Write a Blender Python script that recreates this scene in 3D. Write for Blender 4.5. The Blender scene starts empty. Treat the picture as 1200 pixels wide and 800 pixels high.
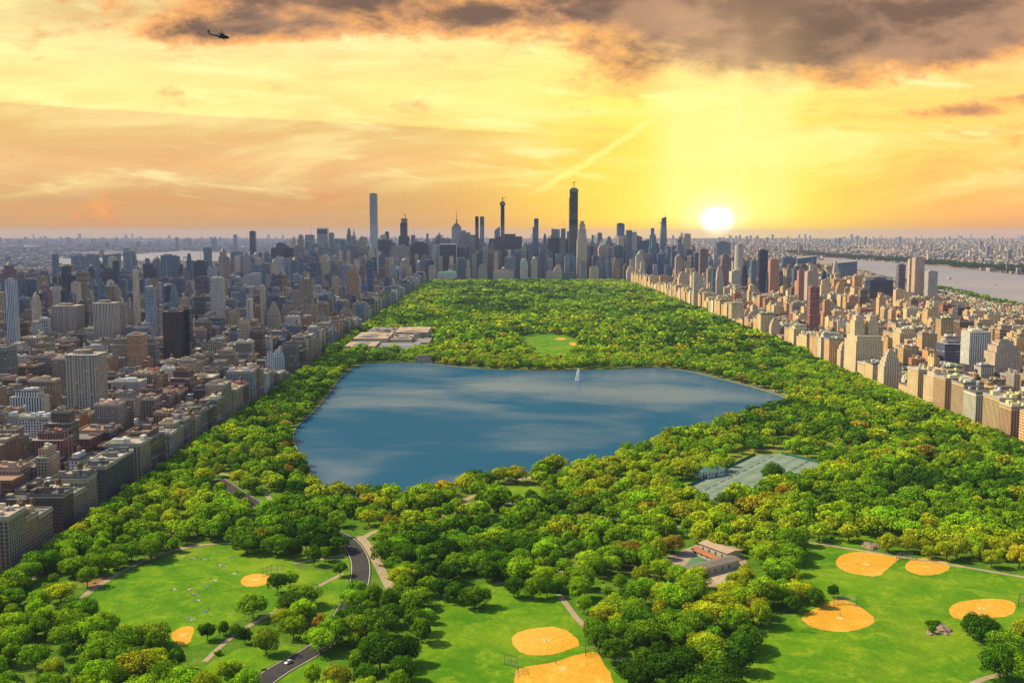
import bpy, bmesh, math, random
import numpy as np
from mathutils import Vector, noise as mnoise

SC = bpy.context.scene
COL = SC.collection
RAD = math.radians
rng = random.Random(11)
nr = np.random.default_rng(7)

# ---------------------------------------------------------------- camera
CAMH, FPX, PX0, PITCH = 210.0, 1220.0, 600.0, RAD(6.08)
YAW = math.atan((600.0 - 590.0) / FPX)            # the park axis (+Y) sits a little beside the frame's centre
def ray(px, py):
    """direction of the photograph's pixel (1200x800) in the world"""
    x, y, z = (px - PX0) / FPX, 1.0, (400.0 - py) / FPX
    y2 = y * math.cos(PITCH) + z * math.sin(PITCH)
    z2 = -y * math.sin(PITCH) + z * math.cos(PITCH)
    x3 = x * math.cos(YAW) + y2 * math.sin(YAW)
    y3 = -x * math.sin(YAW) + y2 * math.cos(YAW)
    return Vector((x3, y3, z2))
def G(px, py, z=0.0):
    d = ray(px, py)
    t = (z - CAMH) / d.z
    return (d.x * t, d.y * t)
def PXY(x, y, z=0.0):
    X = x * math.cos(YAW) - y * math.sin(YAW)
    Y = x * math.sin(YAW) + y * math.cos(YAW)
    Z = z - CAMH
    dep = Y * math.cos(PITCH) - Z * math.sin(PITCH)
    up = Y * math.sin(PITCH) + Z * math.cos(PITCH)
    if dep < 1: return (-9999, -9999)
    return (PX0 + X / dep * FPX, 400 - up / dep * FPX)

cam = bpy.data.cameras.new("camera")
co = bpy.data.objects.new("camera", cam)
COL.objects.link(co)
co.location = (0, 0, CAMH)
co.rotation_euler = (RAD(90) - PITCH, 0, -YAW)
cam.sensor_width = 36.0
cam.lens = 36.0 * FPX / 1200.0
cam.clip_start = 1.0
cam.clip_end = 200000.0
SC.camera = co

# ---------------------------------------------------------------- object helpers
def L(*c):
    """sRGB 0-255 to linear"""
    r = []
    for v in c:
        v = v / 255.0
        r.append(v / 12.92 if v <= .04045 else ((v + .055) / 1.055) ** 2.4)
    return tuple(r)
def tag(o, label=None, cat=None, group=None, kind=None):
    if label: o["label"] = label
    if cat: o["category"] = cat
    if group: o["group"] = group
    if kind: o["kind"] = kind
    return o
def mk(name, mesh, parent=None, mat=None, loc=None, scale=None, rz=None, color=None):
    o = bpy.data.objects.new(name, mesh)
    COL.objects.link(o)
    if parent: o.parent = parent
    if mat is not None and mesh is not None and len(mesh.materials) == 0: mesh.materials.append(mat)
    if loc is not None: o.location = loc
    if scale is not None: o.scale = scale
    if rz is not None: o.rotation_euler = (0, 0, rz)
    if color is not None: o.color = color
    return o
def empty(name, loc, rz=0.0):
    o = bpy.data.objects.new(name, None)
    COL.objects.link(o)
    o.location = loc
    o.rotation_euler = (0, 0, rz)
    o.empty_display_size = 1
    return o
def mesh_np(name, v, f, attrs=None, mats=(), midx=None, smooth=False):
    """v (n,3), f (m,4) quads only"""
    me = bpy.data.meshes.new(name)
    nv, nf = len(v), len(f)
    me.vertices.add(nv); me.vertices.foreach_set("co", np.ascontiguousarray(v, dtype=np.float32).ravel())
    me.loops.add(nf * 4); me.loops.foreach_set("vertex_index", np.ascontiguousarray(f, dtype=np.int32).ravel())
    me.polygons.add(nf)
    me.polygons.foreach_set("loop_start", np.arange(0, nf * 4, 4, dtype=np.int32))
    me.polygons.foreach_set("loop_total", np.full(nf, 4, dtype=np.int32))
    if midx is not None: me.polygons.foreach_set("material_index", np.ascontiguousarray(midx, dtype=np.int32))
    me.update(calc_edges=True)
    for m in mats: me.materials.append(m)
    for an, arr in (attrs or {}).items():
        if arr.ndim == 2:
            a = me.attributes.new(an, 'FLOAT_COLOR', 'FACE')
            if arr.shape[1] == 3: arr = np.concatenate([arr, np.ones((len(arr), 1))], axis=1)
            a.data.foreach_set("color", np.ascontiguousarray(arr, dtype=np.float32).ravel())
        else:
            a = me.attributes.new(an, 'FLOAT', 'FACE')
            a.data.foreach_set("value", np.ascontiguousarray(arr, dtype=np.float32))
    me.polygons.foreach_set("use_smooth", np.full(nf, bool(smooth)))
    return me
class MB:
    """collects shapes into ONE mesh"""
    def __init__(s): s.v, s.f, s.m = [], [], []
    def add(s, vs, fs, m=0):
        b = len(s.v); s.v += [tuple(p) for p in vs]
        for f in fs: s.f.append([b + i for i in f]); s.m.append(m)
        return s
    def box(s, x0, x1, y0, y1, z0, z1, m=0, bottom=True):
        vs = [(x0,y0,z0),(x1,y0,z0),(x1,y1,z0),(x0,y1,z0),(x0,y0,z1),(x1,y0,z1),(x1,y1,z1),(x0,y1,z1)]
        fs = [(4,5,6,7),(0,1,5,4),(1,2,6,5),(2,3,7,6),(3,0,4,7)] + ([(3,2,1,0)] if bottom else [])
        return s.add(vs, fs, m)
    def prism(s, pts, z0, z1, m=0, bottom=True):
        n = len(pts)
        vs = [(p[0], p[1], z0) for p in pts] + [(p[0], p[1], z1) for p in pts]
        fs = [tuple(range(n, 2 * n))] + [(i, (i+1) % n, n + (i+1) % n, n + i) for i in range(n)]
        if bottom: fs.append(tuple(reversed(range(n))))
        return s.add(vs, fs, m)
    def lathe(s, prof, n=12, c=(0,0), m=0):
        vs, fs = [], []
        for r, z in prof:
            for k in range(n):
                a = 2 * math.pi * k / n
                vs.append((c[0] + r * math.cos(a), c[1] + r * math.sin(a), z))
        for j in range(len(prof) - 1):
            for k in range(n):
                fs.append((j*n+k, j*n+(k+1) % n, (j+1)*n+(k+1) % n, (j+1)*n+k))
        fs.append(tuple(reversed(range(n)))); fs.append(tuple(range((len(prof)-1)*n, len(prof)*n)))
        return s.add(vs, fs, m)
    def tube(s, pts, rads, n=6, m=0):
        base = len(s.v); k = 0
        for i, p in enumerate(pts):
            p = Vector(p)
            d = (Vector(pts[min(i+1, len(pts)-1)]) - Vector(pts[max(i-1, 0)])).normalized()
            a = d.cross(Vector((0, 0, 1)) if abs(d.z) < .9 else Vector((1, 0, 0))).normalized(); b = d.cross(a)
            for q in range(n):
                t = 2 * math.pi * q / n
                s.v.append(tuple(p + (a * math.cos(t) + b * math.sin(t)) * rads[i]))
        for i in range(len(pts) - 1):
            for q in range(n):
                s.f.append([base+i*n+q, base+i*n+(q+1) % n, base+(i+1)*n+(q+1) % n, base+(i+1)*n+q]); s.m.append(m)
        s.f.append([base+q for q in range(n)]); s.m.append(m)
        s.f.append([base+(len(pts)-1)*n+q for q in range(n)]); s.m.append(m)
        return s
    def mesh(s, name, mats=(), smooth=False):
        me = bpy.data.meshes.new(name)
        me.from_pydata(s.v, [], s.f)
        bm = bmesh.new(); bm.from_mesh(me); bmesh.ops.recalc_face_normals(bm, faces=bm.faces); bm.to_mesh(me); bm.free()
        me.polygons.foreach_set("material_index", s.m)
        if smooth: me.polygons.foreach_set("use_smooth", [True] * len(me.polygons))
        for m in mats: me.materials.append(m)
        me.update()
        return me

# ---------------------------------------------------------------- node helpers
class V:
    """a scalar socket with operators"""
    def __init__(s, t, so): s.t, s.s = t, so
    def _m(s, op, b=None, c=None, clamp=False):
        n = s.t.nodes.new('ShaderNodeMath'); n.operation = op; n.use_clamp = clamp
        for i, x in enumerate((s, b, c)):
            if x is None: continue
            if isinstance(x, V): s.t.links.new(x.s, n.inputs[i])
            else: n.inputs[i].default_value = float(x)
        return V(s.t, n.outputs[0])
    def __add__(s, o): return s._m('ADD', o)
    __radd__ = __add__
    def __sub__(s, o): return s._m('SUBTRACT', o)
    def __rsub__(s, o): return (s * -1.0) + o
    def __mul__(s, o): return s._m('MULTIPLY', o)
    __rmul__ = __mul__
    def __truediv__(s, o): return s._m('DIVIDE', o)
    def gt(s, o): return s._m('GREATER_THAN', o)
    def lt(s, o): return s._m('LESS_THAN', o)
    def abs(s): return s._m('ABSOLUTE')
    def frac(s): return s._m('FRACT')
    def floor(s): return s._m('FLOOR')
    def pow(s, o): return s._m('POWER', o)
    def exp(s): return s._m('EXPONENT')
    def clamp(s): return s._m('ADD', 0.0, clamp=True)
    def max(s, o): return s._m('MAXIMUM', o)
    def min(s, o): return s._m('MINIMUM', o)
    def gauss(s, c, w):
        d = (s - c) / w
        return (d * d * -1.0).exp()
    def step(s, a, b):
        """smoothstep from a to b"""
        n = s.t.nodes.new('ShaderNodeMapRange'); n.interpolation_type = 'SMOOTHSTEP'
        s.t.links.new(s.s, n.inputs['Value'])
        inv = a > b
        n.inputs['From Min'].default_value = min(a, b); n.inputs['From Max'].default_value = max(a, b)
        n.inputs['To Min'].default_value = 1.0 if inv else 0.0; n.inputs['To Max'].default_value = 0.0 if inv else 1.0
        return V(s.t, n.outputs['Result'])
def mixc(t, fac, a, b, blend='MIX'):
    n = t.nodes.new('ShaderNodeMix'); n.data_type = 'RGBA'; n.blend_type = blend
    ins = [i for i in n.inputs if i.type == 'RGBA']
    f = n.inputs[0]
    if isinstance(fac, V): t.links.new(fac.s, f)
    else: f.default_value = fac
    for so, x in zip(ins, (a, b)):
        if isinstance(x, (tuple, list)): so.default_value = tuple(x)[:3] + (1.0,)
        else: t.links.new(x, so)
    return [o for o in n.outputs if o.type == 'RGBA'][0]
def ramp(t, fac, stops, interp='LINEAR'):
    n = t.nodes.new('ShaderNodeValToRGB'); cr = n.color_ramp; cr.interpolation = interp
    while len(cr.elements) < len(stops): cr.elements.new(0.5)
    for e, (p, c) in zip(cr.elements, stops): e.position = p; e.color = tuple(c)[:3] + (1.0,)
    t.links.new(fac.s, n.inputs[0])
    return n.outputs[0]
def noise(t, vec, scale, detail=3, rough=.5, dist=0.0, color=False, w=None):
    n = t.nodes.new('ShaderNodeTexNoise')
    n.inputs['Scale'].default_value = scale; n.inputs['Detail'].default_value = detail
    n.inputs['Roughness'].default_value = rough; n.inputs['Distortion'].default_value = dist
    if vec is not None: t.links.new(vec, n.inputs['Vector'])
    return n.outputs['Color'] if color else V(t, n.outputs['Fac'])
def comb(t, x, y, z=0.0):
    n = t.nodes.new('ShaderNodeCombineXYZ')
    for i, a in enumerate((x, y, z)):
        if isinstance(a, V): t.links.new(a.s, n.inputs[i])
        else: n.inputs[i].default_value = a
    return n.outputs[0]
def sep(t, vec):
    n = t.nodes.new('ShaderNodeSeparateXYZ'); t.links.new(vec, n.inputs[0])
    return [V(t, o) for o in n.outputs]
def newmat(name):
    m = bpy.data.materials.new(name); m.use_nodes = True
    t = m.node_tree; t.nodes.clear()
    out = t.nodes.new('ShaderNodeOutputMaterial')
    return m, t, out
def principled(t, out, color=None, rough=.8, spec=.3, metal=0.0, emission=None):
    p = t.nodes.new('ShaderNodeBsdfPrincipled')
    if color is not None:
        if isinstance(color, (tuple, list)): p.inputs['Base Color'].default_value = tuple(color)[:3] + (1.0,)
        else: t.links.new(color, p.inputs['Base Color'])
    for k, x in (('Roughness', rough), ('Specular IOR Level', spec), ('Metallic', metal)):
        if isinstance(x, V): t.links.new(x.s, p.inputs[k])
        else: p.inputs[k].default_value = x
    t.links.new(p.outputs[0], out.inputs['Surface'])
    return p
def bump(t, p, h, strength=.5, dist=1.0):
    b = t.nodes.new('ShaderNodeBump'); b.inputs['Strength'].default_value = strength; b.inputs['Distance'].default_value = dist
    t.links.new(h.s, b.inputs['Height']); t.links.new(b.outputs[0], p.inputs['Normal'])
def geo(t):
    return t.nodes.new('ShaderNodeNewGeometry')

def simple(name, c, rough=.8, spec=.3, metal=0.0, var=.25, scale=.15, objcol=False):
    m, t, out = newmat(name)
    g = geo(t)
    n = noise(t, g.outputs['Position'], scale, 4, .6)
    base = tuple(c)
    if objcol:
        oi = t.nodes.new('ShaderNodeObjectInfo'); src = oi.outputs['Color']
        a = mixc(t, 1.0, src, comb(t, n * var * 2 + (1 - var), n * var * 2 + (1 - var), n * var * 2 + (1 - var)), 'MULTIPLY')
    else:
        a = mixc(t, n, tuple(x * (1 - var) for x in base), tuple(min(1, x * (1 + var)) for x in base))
    principled(t, out, a, rough, spec, metal)
    return m

# ---------------------------------------------------------------- facade materials
def facade(name, pu, pv, au, av, glass, stuff=False, wallmul=1.0, grough=.18, pale=1.0, spec=.5, metal=0.0):
    """wall colour from the object's colour (or the mesh's face colours); windows set into it by floor and bay"""
    m, t, out = newmat(name)
    g = geo(t)
    X, Y, Z = sep(t, g.outputs['Position'])
    nx, ny, nz = sep(t, g.outputs['True Normal'])
    if stuff:
        a = t.nodes.new('ShaderNodeAttribute'); a.attribute_name = 'col'; wall = a.outputs['Color']
        rnd = V(t, a.outputs['Alpha'])
    else:
        oi = t.nodes.new('ShaderNodeObjectInfo'); wall = oi.outputs['Color']; rnd = V(t, oi.outputs['Alpha'])
    isx = nx.abs().gt(.7)
    u = Y * isx + X * (1.0 - isx) + rnd * 37.0
    puv = (rnd * 0.5 + 0.78) * pu
    uu = u / puv; vv = (Z + .4) / pv
    fu, fv = uu.frac(), vv.frac()
    side = nz.abs().lt(.5)
    mask = fu.gt(au) * fu.lt(1 - au) * fv.gt(av) * fv.lt(1 - av * .7) * side
    wn = t.nodes.new('ShaderNodeTexWhiteNoise'); wn.noise_dimensions = '3D'
    t.links.new(comb(t, uu.floor(), vv.floor(), isx), wn.inputs['Vector'])
    wr = V(t, wn.outputs['Value'])
    gl = mixc(t, wr, tuple(x * .45 for x in glass), tuple(min(1, x * 1.5) for x in glass))
    gl = mixc(t, wr.gt(.94) * pale, gl, tuple(.35 + .3 * x for x in glass))
    n1 = noise(t, g.outputs['Position'], .06, 3, .6)
    n2 = noise(t, comb(t, X * 1.2, Y * 1.2, Z * .12), 1.0, 3, .7)
    k = (n1 * .5 + n2 * .5 + .5) * (wallmul * 1.22)
    w2 = mixc(t, 1.0, wall, comb(t, k, k, k), 'MULTIPLY')
    # a string course every few floors
    band = (vv / 5.0).frac().lt(.055) * side
    w2 = mixc(t, band * .35, w2, (.75, .7, .62))
    col = mixc(t, mask, w2, gl)
    # roof surfaces: tar, gravel and pale coating
    rn = noise(t, comb(t, X * .35, Y * .35, rnd * 91.0), .6, 3, .7)
    rr = (rnd * 7.31).frac()
    ra = mixc(t, rr.gt(.42), (.11, .10, .10), (.60, .51, .40))
    ra = mixc(t, rr.gt(.75), ra, (.40, .30, .22))
    rc = mixc(t, rn.step(.46, .60) * .85, ra, (.16, .135, .12))
    col = mixc(t, side, rc, col)
    p = principled(t, out, col, .85 - mask * (.85 - grough), .25 + mask * spec)
    if metal: t.links.new((mask * metal).s, p.inputs['Metallic'])
    bump(t, p, 1.0 - mask, .5, .25)
    return m
GL = (.022, .034, .058)
F_BRICK = facade('facade_brick', 2.5, 2.6, .24, .24, GL)
F_GRID = facade('facade_concrete_grid', 2.7, 2.5, .16, .2, GL)
F_BAND = facade('facade_banded', 40.0, 2.7, .0, .26, GL)
F_RIB = facade('facade_ribbed', 2.4, 40.0, .27, .0, GL)
F_GLASS = facade('facade_glass', 1.8, 3.6, .04, .05, (.05, .13, .2), grough=.1, spec=.6, pale=.08)
F_DARK = facade('facade_dark_glass', 1.8, 3.6, .05, .06, (.016, .04, .085), grough=.1, spec=.5, pale=.05)
F_CITY = facade('facade_city', 2.6, 2.9, .25, .25, (.03, .045, .08), stuff=True, pale=.5)
M_STONE = simple('trim_stone', (.45, .41, .35))
M_ROOF = simple('roof_gravel', (.3, .27, .24), var=.5, scale=.5, objcol=True)
M_BULK = simple('bulkhead_masonry', (.4, .35, .3), var=.25, scale=.3, objcol=True)
M_TANK = simple('tank_wood', (.16, .10, .06), var=.3, scale=1.0)
M_METAL = simple('painted_metal', (.35, .36, .37), rough=.4, spec=.5)
M_DARKM = simple('dark_metal', (.03, .032, .035), rough=.4, spec=.5)
M_WHITE = simple('white_paint', (.75, .75, .74), rough=.4, var=.08)
M_CONC = simple('raw_concrete', (.36, .33, .3), var=.3, scale=.08)
M_COPPER = simple('green_copper', (.14, .36, .27), var=.25, scale=.2)
M_GLASSPANE = simple('window_glass', (.04, .06, .09), rough=.12, spec=.8, var=.5, scale=.35)
M_RED = simple('red_brick', (.36, .1, .06), var=.3)
# ---------------------------------------------------------------- light
SUN_DIR = Vector((-0.80, 0.16, 0.80)).normalized()      # towards the sun
SUN_EL = math.asin(SUN_DIR.z)
sl = bpy.data.lights.new("sun", 'SUN'); sl.energy = 5.0; sl.angle = RAD(0.5); sl.color = (1.0, .84, .50)
so = bpy.data.objects.new("sun", sl); COL.objects.link(so)
so.rotation_euler = SUN_DIR.to_track_quat('Z', 'Y').to_euler(); so.location = (-300, 100, 600)

wd = bpy.data.worlds.new("World"); SC.world = wd; wd.use_nodes = True
t = wd.node_tree; t.nodes.clear()
out = t.nodes.new('ShaderNodeOutputWorld'); bg = t.nodes.new('ShaderNodeBackground')
t.links.new(bg.outputs[0], out.inputs['Surface'])
sky = t.nodes.new('ShaderNodeTexSky'); sky.sky_type = 'NISHITA'; sky.sun_disc = False
sky.sun_elevation = SUN_EL; sky.sun_rotation = math.atan2(SUN_DIR.x, SUN_DIR.y); sky.altitude = 200
sky.air_density = 1.2; sky.dust_density = 1.0; sky.ozone_density = 3.0
vs = t.nodes.new('ShaderNodeVectorMath'); vs.operation = 'SCALE'; vs.inputs['Scale'].default_value = 0.125
t.links.new(sky.outputs[0], vs.inputs[0])
tc = t.nodes.new('ShaderNodeTexCoord')
dx, dy, dz = sep(t, tc.outputs['Generated'])
cy, sy = math.cos(YAW), math.sin(YAW)
rx = dx * cy - dy * sy
ry = (dx * sy + dy * cy)
ryc = ry.max(.12)
U = rx / ryc            # tangent of the bearing, 0 down the park
E = dz / ryc            # tangent of the elevation
pU = lambda px: (px - 600) / 1220.0
pE = lambda py: (270 - py) / 1220.0
EV = E * 3.6            # 0..1 over the sunset band
# far-from-sun gradient and near-sun gradient
grA = ramp(t, EV, [(0, L(196, 158, 128)), (pE(235)*3.6, L(206, 165, 124)), (pE(190)*3.6, L(234, 190, 138)), (pE(150)*3.6, L(226, 190, 126)),
                   (pE(110)*3.6, L(250, 220, 150)), (pE(60)*3.6, L(246, 228, 166)), (pE(10)*3.6, L(222, 200, 146)), (1.0, L(150, 150, 140))])
grB = ramp(t, EV, [(0, L(250, 186, 96)), (pE(235)*3.6, L(255, 206, 92)), (pE(180)*3.6, L(255, 226, 100)), (pE(120)*3.6, L(255, 240, 124)),
                   (pE(60)*3.6, L(255, 232, 140)), (pE(0)*3.6, L(240, 200, 140)), (1.0, L(160, 152, 140))])
grC = ramp(t, EV, [(0, L(228, 168, 124)), (pE(235)*3.6, L(246, 180, 116)), (pE(180)*3.6, L(255, 206, 120)), (pE(120)*3.6, L(255, 212, 124)),
                   (pE(60)*3.6, L(250, 214, 150)), (1.0, L(150, 145, 140))])
wB = U.gauss(pU(800), .19)
wC = U.step(pU(900), pU(1130))
c = mixc(t, wC, grA, grC)
c = mixc(t, wB, c, grB)
# high cirrus: long thin streaks
wv = comb(t, U * 2.6 + E * 1.5, E * 14.0 - U * 1.4, 3.7)
s1 = noise(t, wv, 1.9, 9, .60, .45)
wv2 = comb(t, U * 5.0, E * 34.0 + U * 3.0, 9.1)
s2 = noise(t, wv2, 1.6, 8, .62, .3)
up = E.step(pE(262), pE(190))
c = mixc(t, s1.step(.46, .72) * up * .80, c, L(255, 246, 176))
c = mixc(t, s1.step(.50, .30) * .50, c, L(214, 160, 112))
c = mixc(t, s2.step(.52, .72) * up * .7, c, L(255, 250, 190))
c = mixc(t, s2.step(.45, .25) * .28, c, L(226, 158, 104))
# edge of a cirrus sheet running across the left half
ln = E - (pE(122) + (U - pU(0)) * ((pE(160) - pE(122)) / (pU(640) - pU(0)))) + (s1 - .5) * .004
sheet = ln.step(-.0015, .0015) * U.step(pU(760), pU(560)) * E.step(pE(60), pE(112))
c = mixc(t, sheet * .38, c, L(255, 246, 158))
und = ln.step(.0, -.002) * U.step(pU(740), pU(480)) * E.step(pE(215), pE(165))
c = mixc(t, und * .40, c, L(222, 184, 132))
# vapour trail
vx = (U - pU(622)) / (pU(768) - pU(622))
vl = pE(228) + vx * (pE(138) - pE(228)) - (vx * (1.0 - vx)) * .012
wob = noise(t, comb(t, U * 40.0, E * 40.0), 1.3, 4, .6)
vd = (E - vl + (wob - .5) * .012).abs()
trail = vd.step(.0055, .0008) * vx.step(-.05, .2) * vx.step(1.05, .85)
c = mixc(t, trail * .7, c, L(255, 246, 160))
# heavy cloud banks
cv = comb(t, U * 7.5 + 2.3, E * 16.0 + 1.7, .4)
n1 = noise(t, cv, 1.35, 10, .62, .15)
n2 = noise(t, comb(t, U * 24.0, E * 46.0, 5.0), 1.3, 8, .66, .15)
def blob(px, py, wx, wy, k):
    a = (U - pU(px)) / (wx / 1220.0); b = (E - pE(py)) / (wy / 1220.0)
    return ((a * a + b * b) * -1.0).exp() * k
bias = blob(990, -14, 270, 58, .56) + blob(1060, 50, 120, 32, .30) + blob(740, -5, 95, 60, .42) + blob(360, 36, 105, 20, .38) + blob(560, 32, 75, 22, .33) \
     + blob(300, -8, 130, 30, .40) + blob(440, 0, 90, 16, .32) + blob(1110, 134, 70, 8, .27) + blob(905, 72, 150, 22, .25) + blob(820, -60, 520, 50, .36) \
     + blob(1185, 120, 50, 8, .22) + blob(1000, 100, 80, 16, .2) + blob(250, 44, 70, 16, .25) + blob(840, 30, 130, 60, .2) + blob(1170, 20, 130, 46, .30) + blob(1080, 60, 110, 26, .16)
dens = n1 * .74 + n2 * .26 + bias - .62
a1 = dens.step(-.06, .10)
a2 = dens.step(.05, .30)
c = mixc(t, a1 * .82, c, mixc(t, n2.step(.4, .65), L(246, 170, 104), L(214, 148, 112)))
c = mixc(t, a2 * .90, c, mixc(t, n1.step(.35, .62), L(170, 138, 122), L(98, 86, 88)))
# sun glow with shafts above it
SU, SE_ = pU(838), pE(259)
ddu = (U - SU) / .15; dde = (E - SE_) / .085
glow = ((ddu * ddu + dde * dde) * -1.0).exp()
shaft = (U.gauss(pU(838), .050) * .65 + U.gauss(pU(790), .020) * .35 + U.gauss(pU(905), .022) * .4 + U.gauss(pU(858), .010) * .3) * E.step(-.02, .03) * E.step(pE(-60), pE(150))
c = mixc(t, (glow * .80).min(.9), c, L(255, 238, 92))
c = mixc(t, (shaft * (.95 - a2 * .40)).min(.78), c, mixc(t, a2, L(255, 244, 168), L(246, 204, 160)))
ddu = (U - SU) / .030; dde = (E - SE_) / .026
g2 = ((ddu * ddu + dde * dde) * -1.0).exp()
ddu = (U - SU) / .075; dde = (E - SE_ - .01) / .055
g3 = ((ddu * ddu + dde * dde) * -1.0).exp()
c = mixc(t, g3 * .55, c, L(255, 250, 140))
c = mixc(t, (g2 * 1.05).clamp(), c, L(255, 252, 170))
# the low sun itself, its top cut by thin cloud
top = (E - pE(248) + (s2 - .5) * .018).step(.007, -.004)
du = (U - SU + (s1 - .5) * .006) / .0128; de = (E - pE(258)) / .0118
dd = du * du + de * de
disc = dd.step(2.3, .25) * top
c = mixc(t, (dd.step(9.0, .8) * .55), c, (1.25, 1.18, .62))
c = mixc(t, disc, c, (2.2, 2.1, 1.7))
# low haze line
c = mixc(t, E.step(.016, -.004) * .55, c, mixc(t, wB, L(190, 158, 132), L(244, 178, 100)))
# the rest of the dome is plain daylight sky
sc_ = t.nodes.new('ShaderNodeVectorMath'); sc_.operation = 'MULTIPLY'; sc_.inputs[1].default_value = (1.16, 1.11, .96); t.links.new(c, sc_.inputs[0]); c = sc_.outputs[0]
front = ry.step(.08, .42) * E.step(.52, .26)
c = mixc(t, front, vs.outputs[0], c)
gd = dz.lt(-.02)
c = mixc(t, gd, c, (.16, .16, .17))
t.links.new(c, bg.inputs['Color']); bg.inputs['Strength'].default_value = 1.0

SC.view_settings.view_transform = 'Standard'; SC.view_settings.look = 'None'
SC.view_settings.exposure = 0; SC.view_settings.gamma = 1.0
cyc = SC.cycles
cyc.use_denoising = True
try: cyc.denoiser = 'OPENIMAGEDENOISE'; cyc.denoising_input_passes = 'RGB_ALBEDO_NORMAL'
except Exception: pass
cyc.max_bounces = 5; cyc.diffuse_bounces = 2; cyc.glossy_bounces = 2; cyc.transmission_bounces = 2; cyc.transparent_max_bounces = 8
cyc.volume_bounces = 0; cyc.use_adaptive_sampling = True; cyc.adaptive_threshold = .02
cyc.sample_clamp_indirect = 4.0; cyc.caustics_reflective = False; cyc.caustics_refractive = False

# haze: a thin even air layer over the whole land
def add_haze():
    m, t, out = newmat('haze_air')
    D = 1.0 / 42000.0
    ab = t.nodes.new('ShaderNodeVolumeAbsorption'); ab.inputs['Density'].default_value = D; ab.inputs['Color'].default_value = (0, 0, 0, 1)
    em = t.nodes.new('ShaderNodeEmission'); em.inputs['Color'].default_value = (.50, .51, .59, 1); em.inputs['Strength'].default_value = D
    ad = t.nodes.new('ShaderNodeAddShader')
    t.links.new(ab.outputs[0], ad.inputs[0]); t.links.new(em.outputs[0], ad.inputs[1]); t.links.new(ad.outputs[0], out.inputs['Volume'])
    b = MB().box(-30000, 30000, -1400, 25000, -30, 226)
    o = mk('haze', b.mesh('haze', [m])); tag(o, kind='structure')
add_haze()

# ---------------------------------------------------------------- ground sheets
def sheet(name, pts, z, mat, kind='structure'):
    me = bpy.data.meshes.new(name)
    bm = bmesh.new()
    f = bm.faces.new([bm.verts.new((p[0], p[1], z)) for p in pts])
    if f.normal.z < 0: f.normal_flip()
    f.normal_update()
    if f.normal.z < 0: f.normal_flip()
    bmesh.ops.triangulate(bm, faces=bm.faces[:])
    bm.to_mesh(me); bm.free(); me.materials.append(mat)
    o = mk(name, me); tag(o, kind=kind)
    return o
def smooth_poly(pts, n=3, jit=0.0):
    for _ in range(n):
        q = []
        for i in range(len(pts)):
            a, b = pts[i], pts[(i+1) % len(pts)]
            q.append((a[0]*.75+b[0]*.25, a[1]*.75+b[1]*.25)); q.append((a[0]*.25+b[0]*.75, a[1]*.25+b[1]*.75))
        pts = q
    return pts
def smooth_line(pts, n=2):
    for _ in range(n):
        q = [pts[0]]
        for i in range(len(pts) - 1):
            a, b = pts[i], pts[i+1]
            q.append((a[0]*.75+b[0]*.25, a[1]*.75+b[1]*.25)); q.append((a[0]*.25+b[0]*.75, a[1]*.25+b[1]*.75))
        q.append(pts[-1]); pts = q
    return pts
def inside(p, poly):
    x, y = p; c = False; j = len(poly) - 1
    for i in range(len(poly)):
        xi, yi = poly[i]; xj, yj = poly[j]
        if (yi > y) != (yj > y) and x < (xj - xi) * (y - yi) / (yj - yi) + xi: c = not c
        j = i
    return c
def dist_line(p, ln):
    best = 1e9
    for i in range(len(ln) - 1):
        ax, ay = ln[i]; bx, by = ln[i+1]; dx, dy = bx-ax, by-ay
        q = max(0, min(1, ((p[0]-ax)*dx + (p[1]-ay)*dy) / (dx*dx+dy*dy+1e-9)))
        best = min(best, math.hypot(p[0]-ax-q*dx, p[1]-ay-q*dy))
    return best
GP = lambda *pp: [G(*p) for p in pp]

def urban_mat():
    m, t, out = newmat('urban_ground')
    g = geo(t); P = g.outputs['Position']; X, Y, Z = sep(t, P)
    vo = t.nodes.new('ShaderNodeTexVoronoi'); vo.inputs['Scale'].default_value = 1 / 55.0; t.links.new(P, vo.inputs['Vector'])
    vc = sep(t, vo.outputs['Color'])
    n = noise(t, P, .0006, 5, .7)
    n3 = noise(t, P, .004, 4, .7)
    east = mixc(t, vc[0], L(84, 84, 100), L(150, 144, 148))
    west = mixc(t, vc[0], L(120, 96, 78), L(196, 172, 146))
    c = mixc(t, X.step(-2500, 2500), east, west)  # haze tint painted into the ground: bluish on the left, warm on the right
    c = mixc(t, n.step(.5, .66) * .7, c, L(58, 84, 56))
    c = mixc(t, n3.step(.62, .75) * .5, c, L(215, 200, 185))
    near = Y.lt(5200.0) * X.abs().lt(2600.0)
    c = mixc(t, near, c, mixc(t, n3, (.05, .05, .052), (.09, .085, .08)))
    principled(t, out, c, .9, .1)
    return m
sheet('ground', [(-30000, -1500), (30000, -1500), (30000, 29000), (-30000, 29000)], 0.0, urban_mat())

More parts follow.
